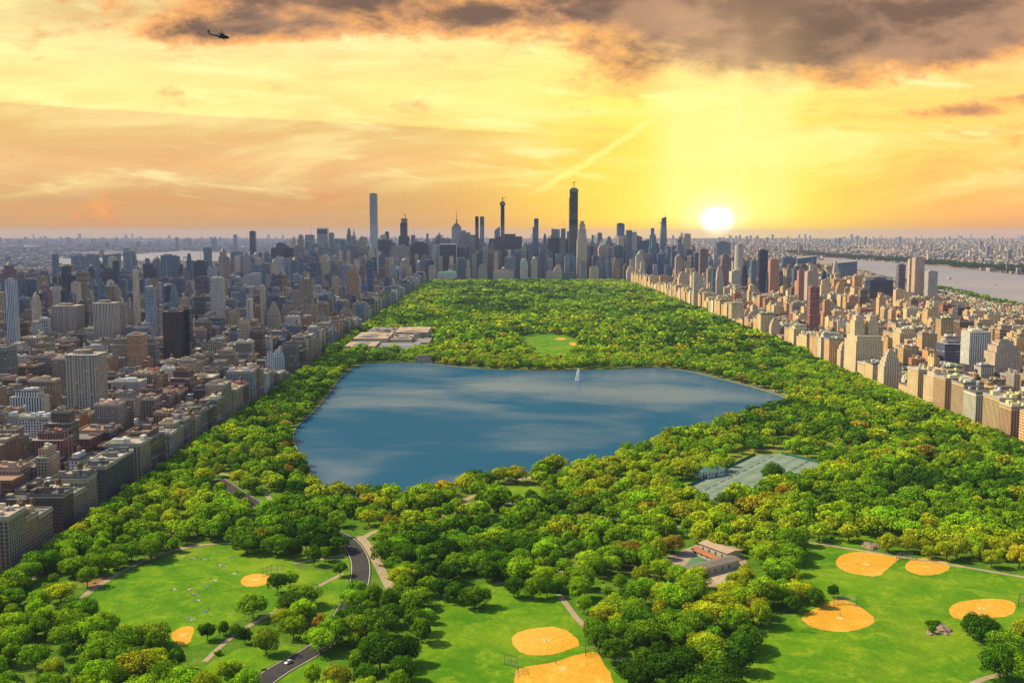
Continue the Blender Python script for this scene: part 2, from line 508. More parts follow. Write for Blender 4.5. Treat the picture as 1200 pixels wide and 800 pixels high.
def grass_mat(name, a, b, dry, dryamt=.5, sc=1.0):
    m, t, out = newmat(name)
    g = geo(t); P = g.outputs['Position']
    n1 = noise(t, P, .018 * sc, 5, .62, .3); n2 = noise(t, P, .3 * sc, 4, .7); n3 = noise(t, P, .07 * sc, 4, .65, .5)
    c = mixc(t, (n1 * .5 + n3 * .5).step(.36, .64), a, b)
    c = mixc(t, (n3 * .6 + n2 * .4).step(.50, .66) * dryamt, c, dry)
    n4 = noise(t, P, .009 * sc, 3, .6, .4)
    c = mixc(t, n4.step(.50, .68) * dryamt, c, dry)
    k = n2 * .55 + .72
    c = mixc(t, 1.0, c, comb(t, k, k, k), 'MULTIPLY')
    p = principled(t, out, c, .95, .1)
    bump(t, p, n2, .6, 1.0)
    return m
M_WOOD = grass_mat('woodland_floor', (.06, .17, .008), (.13, .26, .012), (.30, .27, .06), .5)
M_LAWN = grass_mat('mown_grass', (.075, .22, .004), (.17, .33, .006), (.31, .38, .02), .6)
M_MEAD = grass_mat('meadow_grass', (.16, .27, .014), (.27, .32, .02), (.36, .28, .06), .6)
M_CLAY = grass_mat('infield_clay', (.74, .36, .03), (.80, .44, .05), (.85, .55, .12), .5)
M_MOUND = simple('mound_clay', (.78, .52, .17), var=.1)
M_WORN = grass_mat('worn_turf', (.11, .26, .01), (.20, .33, .02), (.36, .33, .07), .5, 2.0)
M_DIRT = grass_mat('bare_earth', (.30, .17, .07), (.38, .2, .09), (.42, .16, .05), .5)
M_PATH = grass_mat('path_gravel', (.42, .32, .2), (.5, .38, .25), (.55, .44, .3), .4)
M_ROAD = grass_mat('road_asphalt', (.06, .056, .06), (.08, .075, .078), (.10, .095, .09), .4)
M_PAVE = grass_mat('pavement_concrete', (.26, .24, .22), (.34, .31, .28), (.4, .36, .3), .4)
M_MARK = simple('road_paint', (.75, .7, .5), var=.1)
XL, XR, YEND = -284.0, 486.0, 4190.0            # park edges
FACL, FACR = -305.0, 505.0                       # building lines
sheet('park_grass', [(XL, -200), (XR, -200), (XR, YEND), (XL, YEND)], 0.03, M_WOOD)
for nm, xa, xb in (('avenue_road', FACL + 6, XL - 3), ('avenue_road', XR + 3, FACR - 5)):
    sheet(nm, [(xa, -200), (xb, -200), (xb, 5200), (xa, 5200)], 0.04, M_ROAD)
    sheet('road_marking', [((xa+xb)/2-.15, -200), ((xa+xb)/2+.15, -200), ((xa+xb)/2+.15, 5200), ((xa+xb)/2-.15, 5200)], 0.05, M_MARK)
def slab(name, x0, x1, y0, y1, z, mat):
    o = mk(name, MB().box(x0, x1, y0, y1, -.1, z).mesh(name, [mat])); tag(o, kind='structure'); return o
for nm, xa, xb in (('pavement', XL-3, XL), ('pavement', FACL, FACL+6), ('pavement', XR, XR+3), ('pavement', FACR-5, FACR)):
    slab(nm, xa, xb, -200, 4190, .16, M_PAVE)

# reservoir
RES = smooth_poly(GP((343,512),(349,498),(372,480),(385,462),(400,441),(416,429),(442,425),(500,425),(560,433),(640,435),(700,434),(760,431),(800,433),(840,443),(880,453),
          (912,462),(926,470),(905,480),(868,490),(820,503),(775,517),(742,531),(712,543),(690,549),(640,553),(600,557),(565,563),(500,580),(430,586),(385,585),(366,560),(350,530)), 2)
def offset_poly(pts, d):
    n = len(pts); out_ = []
    area = sum(pts[i][0]*pts[(i+1)%n][1]-pts[(i+1)%n][0]*pts[i][1] for i in range(n))
    s = 1 if area > 0 else -1
    for i in range(n):
        a, b = pts[i-1], pts[(i+1) % n]
        tx, ty = b[0]-a[0], b[1]-a[1]; l = math.hypot(tx, ty) + 1e-9
        out_.append((pts[i][0] + s*ty/l*d, pts[i][1] - s*tx/l*d))
    return out_
def water_mat(name, deep, pale, ripple=1.0, refl=(.06, .36), patch=(.0016, .0075)):
    m, t, out = newmat(name)
    g = geo(t); P = g.outputs['Position']; X, Y, Z = sep(t, P)
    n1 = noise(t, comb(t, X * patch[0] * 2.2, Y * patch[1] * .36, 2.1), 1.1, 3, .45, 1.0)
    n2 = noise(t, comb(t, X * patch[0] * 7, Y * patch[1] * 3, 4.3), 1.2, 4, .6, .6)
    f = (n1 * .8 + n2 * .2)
    cloud_refl = f.step(.42, .68)
    w1 = noise(t, P, .22 * ripple, 4, .65); w2 = noise(t, P, .9 * ripple, 3, .6)
    d = t.nodes.new('ShaderNodeBsdfDiffuse'); t.links.new(mixc(t, cloud_refl * .6, deep, pale), d.inputs['Color'])  # pale cloud reflections painted into the water's diffuse colour
    gl = t.nodes.new('ShaderNodeBsdfGlossy'); gl.inputs['Roughness'].default_value = .22
    gl.inputs['Color'].default_value = (.8, .88, 1, 1)
    b = t.nodes.new('ShaderNodeBump'); b.inputs['Strength'].default_value = .35; b.inputs['Distance'].default_value = .8
    t.links.new((w1 * .7 + w2 * .3).s, b.inputs['Height'])
    t.links.new(b.outputs[0], gl.inputs['Normal'])
    mx = t.nodes.new('ShaderNodeMixShader')
    t.links.new((cloud_refl * (refl[1] - refl[0]) + refl[0]).s, mx.inputs[0])
    t.links.new(d.outputs[0], mx.inputs[1]); t.links.new(gl.outputs[0], mx.inputs[2])
    t.links.new(mx.outputs[0], out.inputs['Surface'])
    return m
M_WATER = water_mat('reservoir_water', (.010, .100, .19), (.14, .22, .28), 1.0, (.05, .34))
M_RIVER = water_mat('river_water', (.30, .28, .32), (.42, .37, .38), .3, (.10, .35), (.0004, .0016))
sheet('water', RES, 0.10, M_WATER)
ring = offset_poly(RES, 1.2); ring2 = offset_poly(RES, 6.0)
mb = MB(); n = len(RES)
for i in range(n):
    j = (i+1) % n
    for (pa, za), (pb, zb) in (((RES, .05), (RES, 1.0)), ((RES, 1.0), (ring, 1.05))):
        b = len(mb.v); mb.v += [(pa[i][0], pa[i][1], za), (pa[j][0], pa[j][1], za), (pb[j][0], pb[j][1], zb), (pb[i][0], pb[i][1], zb)]
        mb.f.append([b, b+1, b+2, b+3]); mb.m.append(0)
    b = len(mb.v); mb.v += [(ring[i][0], ring[i][1], 1.05), (ring[j][0], ring[j][1], 1.05), (ring2[j][0], ring2[j][1], .03), (ring2[i][0], ring2[i][1], .03)]
    mb.f.append([b, b+1, b+2, b+3]); mb.m.append(1)
M_BANK = simple('bank_stone', (.30, .25, .15), var=.4, scale=.2)
tag(mk('shore_path', mb.mesh('shore_path', [M_BANK, M_WOOD])), kind='structure')

# lawns
LAWN1 = smooth_poly(GP((95,693),(150,668),(205,648),(250,637),(300,641),(338,652),(350,670),(385,668),(398,690),(352,702),(330,716),(292,716),(262,738),(238,757),(200,757),(172,742),(118,742),(92,718)), 2)
LAWN2 = smooth_poly(GP((470,830),(492,765),(505,722),(512,700),(560,682),(640,690),(657,697),(684,735),(694,760),(745,812),(765,850),(470,860)), 2)
LAWN3 = smooth_poly(GP((930,640),(960,637),(1040,650),(1130,664),(1260,684),(1300,720),(1300,860),(860,860),(872,790),(892,742),(930,722),(944,704),(928,672)), 2)
LAWN4 = smooth_poly(GP((600,402),(628,391),(672,394),(686,408),(668,424),(628,424)), 2)
LAWN5 = smooth_poly(GP((790,572),(812,560),(838,556),(850,562),(800,582)), 2)
LAWN6 = smooth_poly(GP((372,690),(392,660),(412,650),(420,680),(400,720),(372,720)), 2)
LAWN7 = smooth_poly(GP((565,578),(600,566),(640,572),(625,588),(580,594)), 2)
LAWN8 = smooth_poly(GP((960,632),(1010,622),(1065,632),(1060,646),(1000,642)), 2)
LAWN9 = smooth_poly(GP((220,800),(262,762),(330,752),(395,770),(380,850),(220,850)), 2)
MEAD1 = smooth_poly(GP((820,540),(905,512),(985,520),(1010,538),(960,546),(912,532),(870,540),(830,556)), 2)
MEAD2 = smooth_poly(GP((690,572),(720,560),(760,566),(752,592),(712,600)), 2)
for i, p in enumerate((MEAD1, MEAD2)): sheet('meadow', p, 0.045 + .006 * i, M_MEAD)
for i, p in enumerate((LAWN9, LAWN6, LAWN1, LAWN2, LAWN3, LAWN4, LAWN5, LAWN7, LAWN8)): sheet('lawn', p, 0.058 + .003 * i, M_LAWN)
CLAY = [GP(*q) for q in (
    [(281,681),(286,675),(299,671),(313,673),(319,678),(312,684),(297,688),(285,686)],
    [(199,745),(204,738),(217,733),(228,734),(226,744),(222,754),(208,756)],
    [(598,752),(603,742),(620,736),(658,733),(684,754),(664,762),(643,768),(612,767)],
    [(602,788),(612,781),(650,776),(676,766),(702,763),(706,776),(718,792),(724,835),(602,835)],
    [(978,660),(984,650),(1002,646),(1030,648),(1058,652),(1040,666),(1030,676),(1004,673),(986,668)],
    [(1059,662),(1070,654),(1095,653),(1115,661),(1110,670),(1085,675),(1064,670)],
    [(936,723),(956,712),(984,700),(1006,709),(1029,726),(1014,736),(985,741),(952,736)],
    [(1110,716),(1118,706),(1150,701),(1180,702),(1192,708),(1186,722),(1150,724),(1120,726)],
    [(608,402),(618,402),(619,405),(609,405)], [(650,396),(662,395.5),(664,398),(653,398.5)], [(666,401),(676,401),(678,404.5),(669,405)])]
MOUND = [(299,679),(214,744),(640,750),(660,783),(1015,661),(1086,664),(984,724),(1150,713),None,None,None]
for i, q in enumerate(CLAY):
    q = smooth_poly(q, 1); q = [(a[0]+(b[0]-a[0])*k/5, a[1]+(b[1]-a[1])*k/5) for a, b in zip(q, q[1:]+q[:1]) for k in range(5)]; q = [(p[0] + .35*mnoise.noise(Vector((p[0]*.35, p[1]*.35, 1))) , p[1] + .5*mnoise.noise(Vector((p[0]*.35, p[1]*.35, 5)))) for p in q]
    sheet('infield', q, 0.088 + .001 * i, M_CLAY)
    if MOUND[i]:
        x, y = G(*MOUND[i]); sheet('pitchers_mound', [(x + 2.1*math.cos(a*.524)*(1+.12*math.sin(a*2.7)), y + 2.4*math.sin(a*.524)) for a in range(12)], .105, M_MOUND)
sheet('dirt_patch', smooth_poly(GP((98,683),(112,675),(130,674),(124,684),(104,688)), 2), .075, M_DIRT)
PATHS = [
    (4.5, [(503,422),(520,423.5),(560,430.5),(640,432.5),(700,431.5),(760,428.5),(802,430.5),(842,440.5),(882,450.5),(914,459.5),(935,468)]),
    (4, [(70,740),(95,700),(118,684),(155,662),(200,645),(240,637),(290,636)]),
    (6, [(421,628),(432,640),(440,655),(458,690)]),
    (4.5, [(423,632),(440,621),(480,612),(520,604),(545,588),(600,590),(650,598),(700,606),(760,604)]),
    (4.5, [(520,604),(545,585),(575,572),(620,558),(680,556),(720,560)]),
    (3.5, [(655,696),(680,730),(706,752),(732,775),(756,808)]),
    (3.5, [(580,684),(640,676),(690,660),(740,640),(770,620)]),
    (3.5, [(880,632),(925,633),(960,637),(1040,650),(1130,664),(1210,678),(1300,690)]),
    (3, [(402,672),(370,688),(345,705),(300,728),(268,748),(240,775)]),
    (3, [(345,660),(375,655),(405,650)]),
    (4, [(200,555),(250,553),(285,560),(310,575),(330,604),(372,612)]),
    (3.5, [(1120,812),(1150,795),(1190,786),(1240,780)]),
    (3.5, [(770,620),(850,612),(900,622),(925,633)]),
    (3, [(960,600),(1000,590),(1080,588),(1150,596)]),
    (3, [(820,520),(870,505),(930,498),(990,490),(1060,500)]),
    (3, [(690,500+70),(740,560),(800,545),(850,530)]),
]
def ribbon(name, pts, w, z, mat):
    pts = smooth_line(pts, 2); vs = []
    for i, p in enumerate(pts):
        a = pts[max(i-1, 0)]; b = pts[min(i+1, len(pts)-1)]
        tx, ty = b[0]-a[0], b[1]-a[1]; l = math.hypot(tx, ty) + 1e-9
        vs.append((p[0]-ty/l*w/2, p[1]+tx/l*w/2, z)); vs.append((p[0]+ty/l*w/2, p[1]-tx/l*w/2, z))
    me = bpy.data.meshes.new(name); me.from_pydata(vs, [], [(2*i, 2*i+1, 2*i+3, 2*i+2) for i in range(len(pts)-1)])
    bm = bmesh.new(); bm.from_mesh(me)
    for f in bm.faces:
        f.normal_update()
        if f.normal.z < 0: f.normal_flip()
    bm.to_mesh(me); bm.free()
    me.materials.append(mat)
    o = mk(name, me); tag(o, kind='structure'); return pts
PLINES = []
for k, (w, q) in enumerate(PATHS):
    ln = [G(*p) for p in q]
    ribbon('path', ln, w, .10 + .006 * k, M_PATH); PLINES.append((w, ln))
ROADQ = [(255,562),(300,592),(335,606),(372,616),(404,630),(417,644),(424,662),(420,690),(402,722),(385,750),(358,768),(325,785),(290,812)]
ROADL = [G(*p) for p in ROADQ]
ribbon('road', ROADL, 13, .21, M_ROAD)
for dxx in (-5.6, 5.6):
    q = smooth_line(ROADL, 1); qq = []
    for i, p in enumerate(q):
        a = q[max(i-1, 0)]; b = q[min(i+1, len(q)-1)]; tx, ty = b[0]-a[0], b[1]-a[1]; l = math.hypot(tx, ty)
        qq.append((p[0]-ty/l*dxx, p[1]+tx/l*dxx))
    ribbon('road_marking', qq, .35, .22, M_MARK)
PLINES.append((13, ROADL))
# recreation yard and courts
COURT = GP((789,579),(885,533),(916,532),(960,543),(976,556),(842,594))
RECY = GP((765,668),(775,655),(816,638),(872,652),(882,672),(850,690),(790,684))
def court_mat():
    m, t, out = newmat('court_surface')
    g = geo(t); P = g.outputs['Position']; X, Y, Z = sep(t, P)
    a0, a1 = Vector(COURT[0]), Vector(COURT[1]); d = (a1 - a0).normalized()
    u = (X - a0.x) * d.x + (Y - a0.y) * d.y; v = (X - a0.x) * -d.y + (Y - a0.y) * d.x
    n = noise(t, P, .05, 4, .6)
    c = mixc(t, n, (.20, .26, .20), (.30, .36, .27))
    c = mixc(t, (v / 13.0).frac().lt(.30) * .35, c, (.10, .20, .15))
    c = mixc(t, (u / 36.0).frac().lt(.10) * .5, c, (.09, .2, .15))
    ln = ((v / 13.0).frac() * 13.0 - 8.0).abs().lt(.16) + ((u / 36.0).frac() * 36.0 - 20.0).abs().lt(.2)
    c = mixc(t, ln.clamp() * .6, c, (.6, .6, .55))
    principled(t, out, c, .9, .1); return m
sheet('tennis_court_surface', COURT, .22, court_mat())
def yard(name, pts, z, c1, c2):
    sheet(name, pts, z, grass_mat(name + '_surface', c1, c2, c2, .3))
yard('paved_yard', RECY, .22, (.38, .27, .2), (.5, .38, .28))
yard('play_court', GP((802,663),(812,652),(832,646),(848,655),(835,662),(812,671)), .24, (.10, .22, .10), (.16, .30, .16))
yard('play_court', GP((824,656),(833,651),(843,655),(836,661)), .25, (.05, .12, .28), (.06, .16, .34))
yard('play_court', GP((938,560),(952,550),(972,554),(962,563)), .24, (.12, .2, .34), (.16, .25, .38))
yard('paved_yard', GP((828,672),(848,662),(878,668),(872,682),(840,684)), .23, (.5, .38, .28), (.6, .45, .33))

# rivers and far shores
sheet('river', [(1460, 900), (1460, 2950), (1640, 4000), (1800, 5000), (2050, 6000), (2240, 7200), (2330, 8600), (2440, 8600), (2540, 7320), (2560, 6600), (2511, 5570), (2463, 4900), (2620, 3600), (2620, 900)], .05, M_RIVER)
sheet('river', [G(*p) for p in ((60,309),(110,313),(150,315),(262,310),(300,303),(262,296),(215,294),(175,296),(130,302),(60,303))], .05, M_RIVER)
# ---------------------------------------------------------------- trees
def foliage_mat(name, stuff):
    m, t, out = newmat(name)
    if stuff:
        a = t.nodes.new('ShaderNodeAttribute'); a.attribute_name = 'col'; base = a.outputs['Color']
    else:
        oi = t.nodes.new('ShaderNodeObjectInfo'); base = oi.outputs['Color']
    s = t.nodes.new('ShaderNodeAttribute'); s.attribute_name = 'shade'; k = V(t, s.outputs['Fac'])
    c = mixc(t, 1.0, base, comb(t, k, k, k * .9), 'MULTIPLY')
    c = mixc(t, k.step(1.05, 1.5) * .35, c, (.20, .22, .02))  # palest leaves tinted yellow as a painted highlight
    d = t.nodes.new('ShaderNodeBsdfDiffuse'); t.links.new(c, d.inputs['Color'])
    tr = t.nodes.new('ShaderNodeBsdfTranslucent'); t.links.new(c, tr.inputs['Color'])
    mx = t.nodes.new('ShaderNodeMixShader'); mx.inputs[0].default_value = .28
    t.links.new(d.outputs[0], mx.inputs[1]); t.links.new(tr.outputs[0], mx.inputs[2])
    t.links.new(mx.outputs[0], out.inputs['Surface'])
    return m
M_LEAF, M_LEAFS = foliage_mat('leaves', False), foliage_mat('leaves_massed', True)
M_BARK = simple('bark', (.10, .07, .045), var=.3, scale=1.5)

def cubesphere(n):
    vs, fs, idx = [], [], {}
    def vid(p):
        k = tuple(round(c, 5) for c in p)
        if k not in idx: idx[k] = len(vs); vs.append(Vector(p).normalized())
        return idx[k]
    for ax in range(3):
        for sg in (-1, 1):
            for i in range(n):
                for j in range(n):
                    q = []
                    for a, b in ((i, j), (i+1, j), (i+1, j+1), (i, j+1)):
                        u, v = math.tan((a / n - .5) * math.pi / 2), math.tan((b / n - .5) * math.pi / 2)
                        p = [0, 0, 0]; p[ax] = sg; p[(ax+1) % 3] = u * sg; p[(ax+2) % 3] = v
                        q.append(vid(p))
                    fs.append(q)
    return np.array([tuple(v) for v in vs]), np.array(fs)
def crown_arrays(seed, leaves, clumps, core_n, leafsize, shape=0, trunk=True, rough=.22):
    """unit crown: radius about 1, from z .28 to about 1.75; returns verts, quads, shade, is_leaf"""
    r = np.random.default_rng(seed); R = random.Random(seed)
    cz, rz = 1.02, (.72, .88, .6)[shape]
    cv, cf = cubesphere(core_n)
    off = Vector((seed * 3.1, seed * 1.7, 0))
    # clumps over the crown's dome
    cl = []
    for i in range(clumps):
        u = (i + .5) / clumps
        z = 1 - 1.55 * u; a = i * 2.39996 + R.uniform(-.35, .35)
        q = math.sqrt(max(0, 1 - z * z)); k = R.uniform(.52, .86)
        cl.append((q * math.cos(a) * k * R.uniform(.85, 1.12), q * math.sin(a) * k * R.uniform(.85, 1.12), cz + z * rz * k, R.uniform(.20, .44), R.uniform(.55, 1.32)))
    core = []
    for p in cv:
        d = Vector(p); k = .64 + rough * .8 * (mnoise.noise(d * 1.9 + off)) + .08 * mnoise.noise(d * 4.7 + off)
        core.append((p[0] * k, p[1] * k, cz + p[2] * k * rz))
    verts = [np.array(core)]; faces = [cf]; shade = [np.full(len(cf), .34)]; leaf = [np.zeros(len(cf), int)]  # core darkened in colour to stand for the crown's inner shade
    base = len(core)
    per = leaves // clumps
    N = per * clumps
    if N > 0:
        C = np.repeat(np.array([c[:3] for c in cl]), per, axis=0); S = np.repeat(np.array([c[3] for c in cl]), per)
        T = np.repeat(np.array([c[4] for c in cl]), per)
        d = r.normal(size=(N, 3)); d /= np.linalg.norm(d, axis=1)[:, None]
        outw = C - np.array([0, 0, cz - .25]); outw /= np.linalg.norm(outw, axis=1)[:, None]
        flip = (d * outw).sum(1) < -.25; d[flip] *= -1
        rad = S * (r.uniform(.78, 1.12, N))
        pos = C + d * rad[:, None] * np.array([1, 1, .82])
        nrm = d + r.normal(size=(N, 3)) * .42; nrm /= np.linalg.norm(nrm, axis=1)[:, None]
        a = np.cross(nrm, r.normal(size=(N, 3))); a /= np.linalg.norm(a, axis=1)[:, None]
        b = np.cross(nrm, a)
        sz = leafsize * r.uniform(.6, 1.35, N)[:, None]; asp = r.uniform(.55, 1.0, N)[:, None]
        a, b = a * sz, b * sz * asp
        q = np.stack([pos - a * .9 - b * .3, pos + a * .1 - b, pos + a * .95 + b * .25, pos - a * .15 + b], axis=1).reshape(-1, 3)
        verts.append(q); faces.append(np.arange(N * 4).reshape(-1, 4) + base); base += N * 4
        sh = T * (.72 + .40 * d[:, 2]) * r.uniform(.62, 1.3, N)  # upper leaves of each clump lightened, top light put into the colour
        shade.append(sh); leaf.append(np.zeros(N, int))
    if trunk:
        m = MB().tube([(0, 0, 0), (.02, .01, .35), (0, .02, .8)], [.075, .055, .035], 4)
        tv = np.array(m.v); tf = np.array([f for f in m.f if len(f) == 4])
        verts.append(tv); faces.append(tf + base); shade.append(np.full(len(tf), .5)); leaf.append(np.ones(len(tf), int))
    return np.concatenate(verts), np.concatenate(faces), np.concatenate(shade), np.concatenate(leaf)

LOD0 = [crown_arrays(100 + i, 3800, 28 + 4 * (i % 4), 6, .050, (0, 0, 1, 2)[i % 4], False, .3) for i in range(10)]
LOD1 = [crown_arrays(200 + i, 1300, 24, 5, .078, (0, 1, 0, 2)[i % 4]) for i in range(8)]
LOD2 = [crown_arrays(300 + i, 320, 15, 4, .13, (0, 0, 1, 2)[i % 4]) for i in range(6)]
LOD3 = [crown_arrays(400 + i, 56, 8, 3, .26, (0, 2)[i % 2], False, .34) for i in range(6)]

CROWNM = []
for i, (v, f, s, l) in enumerate(LOD0):
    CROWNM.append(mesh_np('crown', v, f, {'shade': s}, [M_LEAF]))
def trunk_mesh(i):
    R = random.Random(i * 7 + 1); m = MB()
    m.tube([(0, 0, -.03), (.01, 0, .2), (.02, .01, .42), (0, .02, 1.0)], [.06, .045, .04, .018], 7)
    for k in range(4):
        a = k * 1.6 + R.uniform(-.3, .3); z = R.uniform(.3, .45)
        m.tube([(.01, 0, z), (.25 * math.cos(a), .25 * math.sin(a), z + .25), (.5 * math.cos(a), .5 * math.sin(a), z + .55)], [.03, .022, .008], 5)
    return m.mesh('trunk', [M_BARK])
TRUNKM = [trunk_mesh(i) for i in range(5)]

PAL = {  # name: linear colour
    'dark green': (.06, .18, .008), 'deep green': (.13, .31, .010), 'green': (.25, .48, .012), 'bright green': (.40, .66, .015),
    'yellow green': (.58, .72, .018), 'olive': (.42, .50, .02), 'golden': (.68, .60, .025), 'bronze': (.50, .36, .03), 'copper brown': (.38, .24, .03)}
def pick_colour(x, y, px, py):
    n = mnoise.noise(Vector((x * .012, y * .012, 3.3))); n2 = mnoise.noise(Vector((x * .035, y * .035, 8.1)))
    r = rng.random()
    s = n * 1.1 + n2 * .7 + .9 * mnoise.noise(Vector((x * .004, y * .0035, 9.3))) + rng.uniform(-.45, .45)
    warm = 0.0
    if 395 < py < 440 and 480 < px < 900: warm = .40          # far shore
    elif 560 < py < 640 and 560 < px < 800: warm = .30
    elif 560 < py < 640 and 420 < px < 560: warm = .35
    elif py < 600 and px < 420 and py > 480: warm = .28
    elif 640 < py < 760 and 680 < px < 790: warm = .42
    elif 480 < py < 560 and px > 820: warm = .26
    elif 340 < py < 395: warm = .08
    if py > 735 and 100 < px < 400: warm = .3
    if rng.random() < warm:
        return rng.choices(['bright green', 'yellow green', 'olive', 'golden', 'bronze'], [.34, .42, .14, .05, .05])[0]
    if s > .54: return rng.choices(['yellow green', 'bronze', 'copper brown', 'golden'], [.95, .02, .0, .03])[0]
    if s > .12: return 'bright green'
    if s > -.25: return 'green'
    if s > -.62: return 'deep green'
    return 'dark green'

MET = (-276, -130, 1770, 2110)
def blocked(x, y, margin=3.5):
    p = (x, y)
    if inside(p, RESB): return True
    if y > 1700 and any(((x-a)/c_)**2 + ((y-b_)/d_)**2 < .7 + .6*mnoise.noise(Vector((x*.03, y*.02, 0))) for a, b_, c_, d_ in CLEAR): return True
    for poly, b in LAWNB:
        if b[0] < x < b[1] and b[2] < y < b[3] and inside(p, poly): return True
    if y < 1400:
        for w, ln in PLINES:
            if dist_line(p, ln) < (w / 2 + margin * .6 if w < 10 or y > 700 else 3.2): return True
    if MET[0] - 8 < x < MET[1] + 8 and MET[2] - 10 < y < MET[3] + 8: return True
    return False
CLEAR = [(120, 2600, 60, 50), (-60, 3000, 70, 90), (180, 3350, 90, 110), (330, 2300, 40, 60), (-190, 2500, 40, 60), (20, 3700, 90, 70), (380, 3000, 40, 120), (30, 2050, 35, 30), (250, 1800, 30, 26), (-100, 3500, 50, 60)]
RESB = offset_poly(RES, 5.5)
LAWNB = []
for poly in (GP((392,628),(428,620),(446,650),(474,700),(440,708),(412,700),(398,650)), GP((182,738),(200,728),(236,728),(236,772),(188,778)), LAWN1, LAWN2, LAWN3, LAWN4, LAWN5, COURT, RECY, LAWN7, LAWN6):
    xs = [p[0] for p in poly]; ys = [p[1] for p in poly]
    LAWNB.append((poly, (min(xs), max(xs), min(ys), max(ys))))
SPARSE = [(LAWN8, .2), (LAWN9, .35), (MEAD1, .45), (MEAD2, .4)]
pts, cell = [], {}
def too_close(x, y, d):
    cx, cy_ = int(x // 12), int(y // 12)
    for i in (-1, 0, 1):
        for j in (-1, 0, 1):
            for q in cell.get((cx + i, cy_ + j), ()):
                if (q[0]-x)**2 + (q[1]-y)**2 < d * d * q[2]: return True
    return False
def add_pt(x, y, k=1.0):
    pts.append((x, y)); cell.setdefault((int(x // 12), int(y // 12)), []).append((x, y, k))
# trees standing by themselves: base pixel, crown width in px, colour, shape hint
HAND = [(150,766,46,'green'),(122,742,34,'bright green'),(178,758,40,'olive'),(276,746,15,'deep green'),(243,750,20,'dark green'),(262,744,15,'deep green'),
        (287,754,18,'dark green'),(324,650,34,'green'),(290,648,36,'deep green'),(308,640,26,'olive'),(368,663,18,'deep green'),(399,675,17,'deep green'),(325,694,22,'deep green'),(340,688,20,'bright green'),
        (533,706,22,'deep green'),(556,712,34,'deep green'),(602,700,22,'deep green'),(624,702,20,'green'),(641,700,20,'deep green'),(517,702,22,'dark green'),(655,694,22,'green'),
        (976,700,14,'dark green'),(956,711,19,'deep green'),(928,717,22,'deep green'),(906,566,26,'deep green'),(852,597,28,'deep green'),(870,600,22,'green'),
        (1150,752,40,'deep green'),(1178,770,46,'green'),(1172,794,44,'deep green'),(1200,752,36,'olive'),(1196,800,40,'bright green'),(1140,748,26,'dark green'),
        (478,778,30,'dark green'),(488,742,28,'deep green'),(470,800,38,'deep green'),(878,760,34,'deep green'),(860,742,36,'green'),(868,788,34,'dark green'),
        (888,724,24,'bronze'),(895,700,18,'copper brown'),(905,690,22,'deep green'),(160,800,50,'golden'),(178,790,44,'yellow green'),(272,804,34,'yellow green'),
        (640,560,28,'dark green'),(605,566,28,'golden'),(570,570,22,'deep green'),(555,566,22,'dark green'),(735,533,16,'green'),(1092,742,9,'green')]
hand = []
for px, py, w, colr in HAND:
    x, y = G(px, py); add_pt(x, y, 1.0); hand.append((x, y, w * y / FPX, colr))
def vis(x, y, m=40):
    px, py = PXY(x, y, 6)
    return -m < px < 1200 + m and py < 800 + m * 1.3
spacing = lambda y: 10.6 if y < 1150 else (11.2 if y < 1700 else 14.5)
R2 = random.Random(5)
trees = []
for xs_, sgn in ((XL - 3.5, 1), (XR + 3.5, -1)):      # street trees over the pavement
    yy = 470
    while yy < 3900:
        x = xs_ + R2.uniform(-1.5, 2.5)
        if vis(x, yy): add_pt(x, yy, .6); trees.append((x, yy))
        yy += R2.uniform(8, 11)
for band, tries in (((430, 1150), 26000), ((1150, 1700), 20000), ((1700, YEND - 4), 60000)):
    for _ in range(tries):
        y = R2.uniform(*band); x = R2.uniform(XL + 3, XR - 3)
        if not vis(x, y): continue
        if too_close(x, y, spacing(y)): continue
        if blocked(x, y): continue
        sp = [d for poly, d in SPARSE if inside((x, y), poly)]
        if sp and R2.random() > sp[0] * .25: continue
        # a few clearings between the groups
        if y < 1150 and mnoise.noise(Vector((x * .022, y * .022, 1.7))) >.22 and R2.random() < .85: continue
        add_pt(x, y); trees.append((x, y))
def tree_spec(x, y):
    px, py = PXY(x, y)
    big = mnoise.noise(Vector((x * .02, y * .02, 7.7)))
    w = R2.choice([R2.uniform(8.5, 13), R2.uniform(12, 16.5), R2.uniform(15, 20)]) * (1 + .2 * big)
    if R2.random() < .13: w *= .62
    if y > 1150: w = R2.uniform(10.5, 18)
    if y > 1700: w = R2.uniform(13, 27)
    return w, pick_colour(x, y, px, py)
SPEC = [(x, y, w, c) for x, y, w, c in hand] + [(x, y, *tree_spec(x, y)) for x, y in trees]
def shown_size(s):
    px, py = PXY(s[0], s[1], 8)
    if not (-5 < px < 1205 and py < 806): return -1
    return s[2] / s[1]
order = sorted(range(len(SPEC)), key=lambda i: -(1e3 if i < len(hand) else 0) - (1.0 / SPEC[i][1] if shown_size(SPEC[i]) > 0 else -1))
NEAR = set(order[:300])

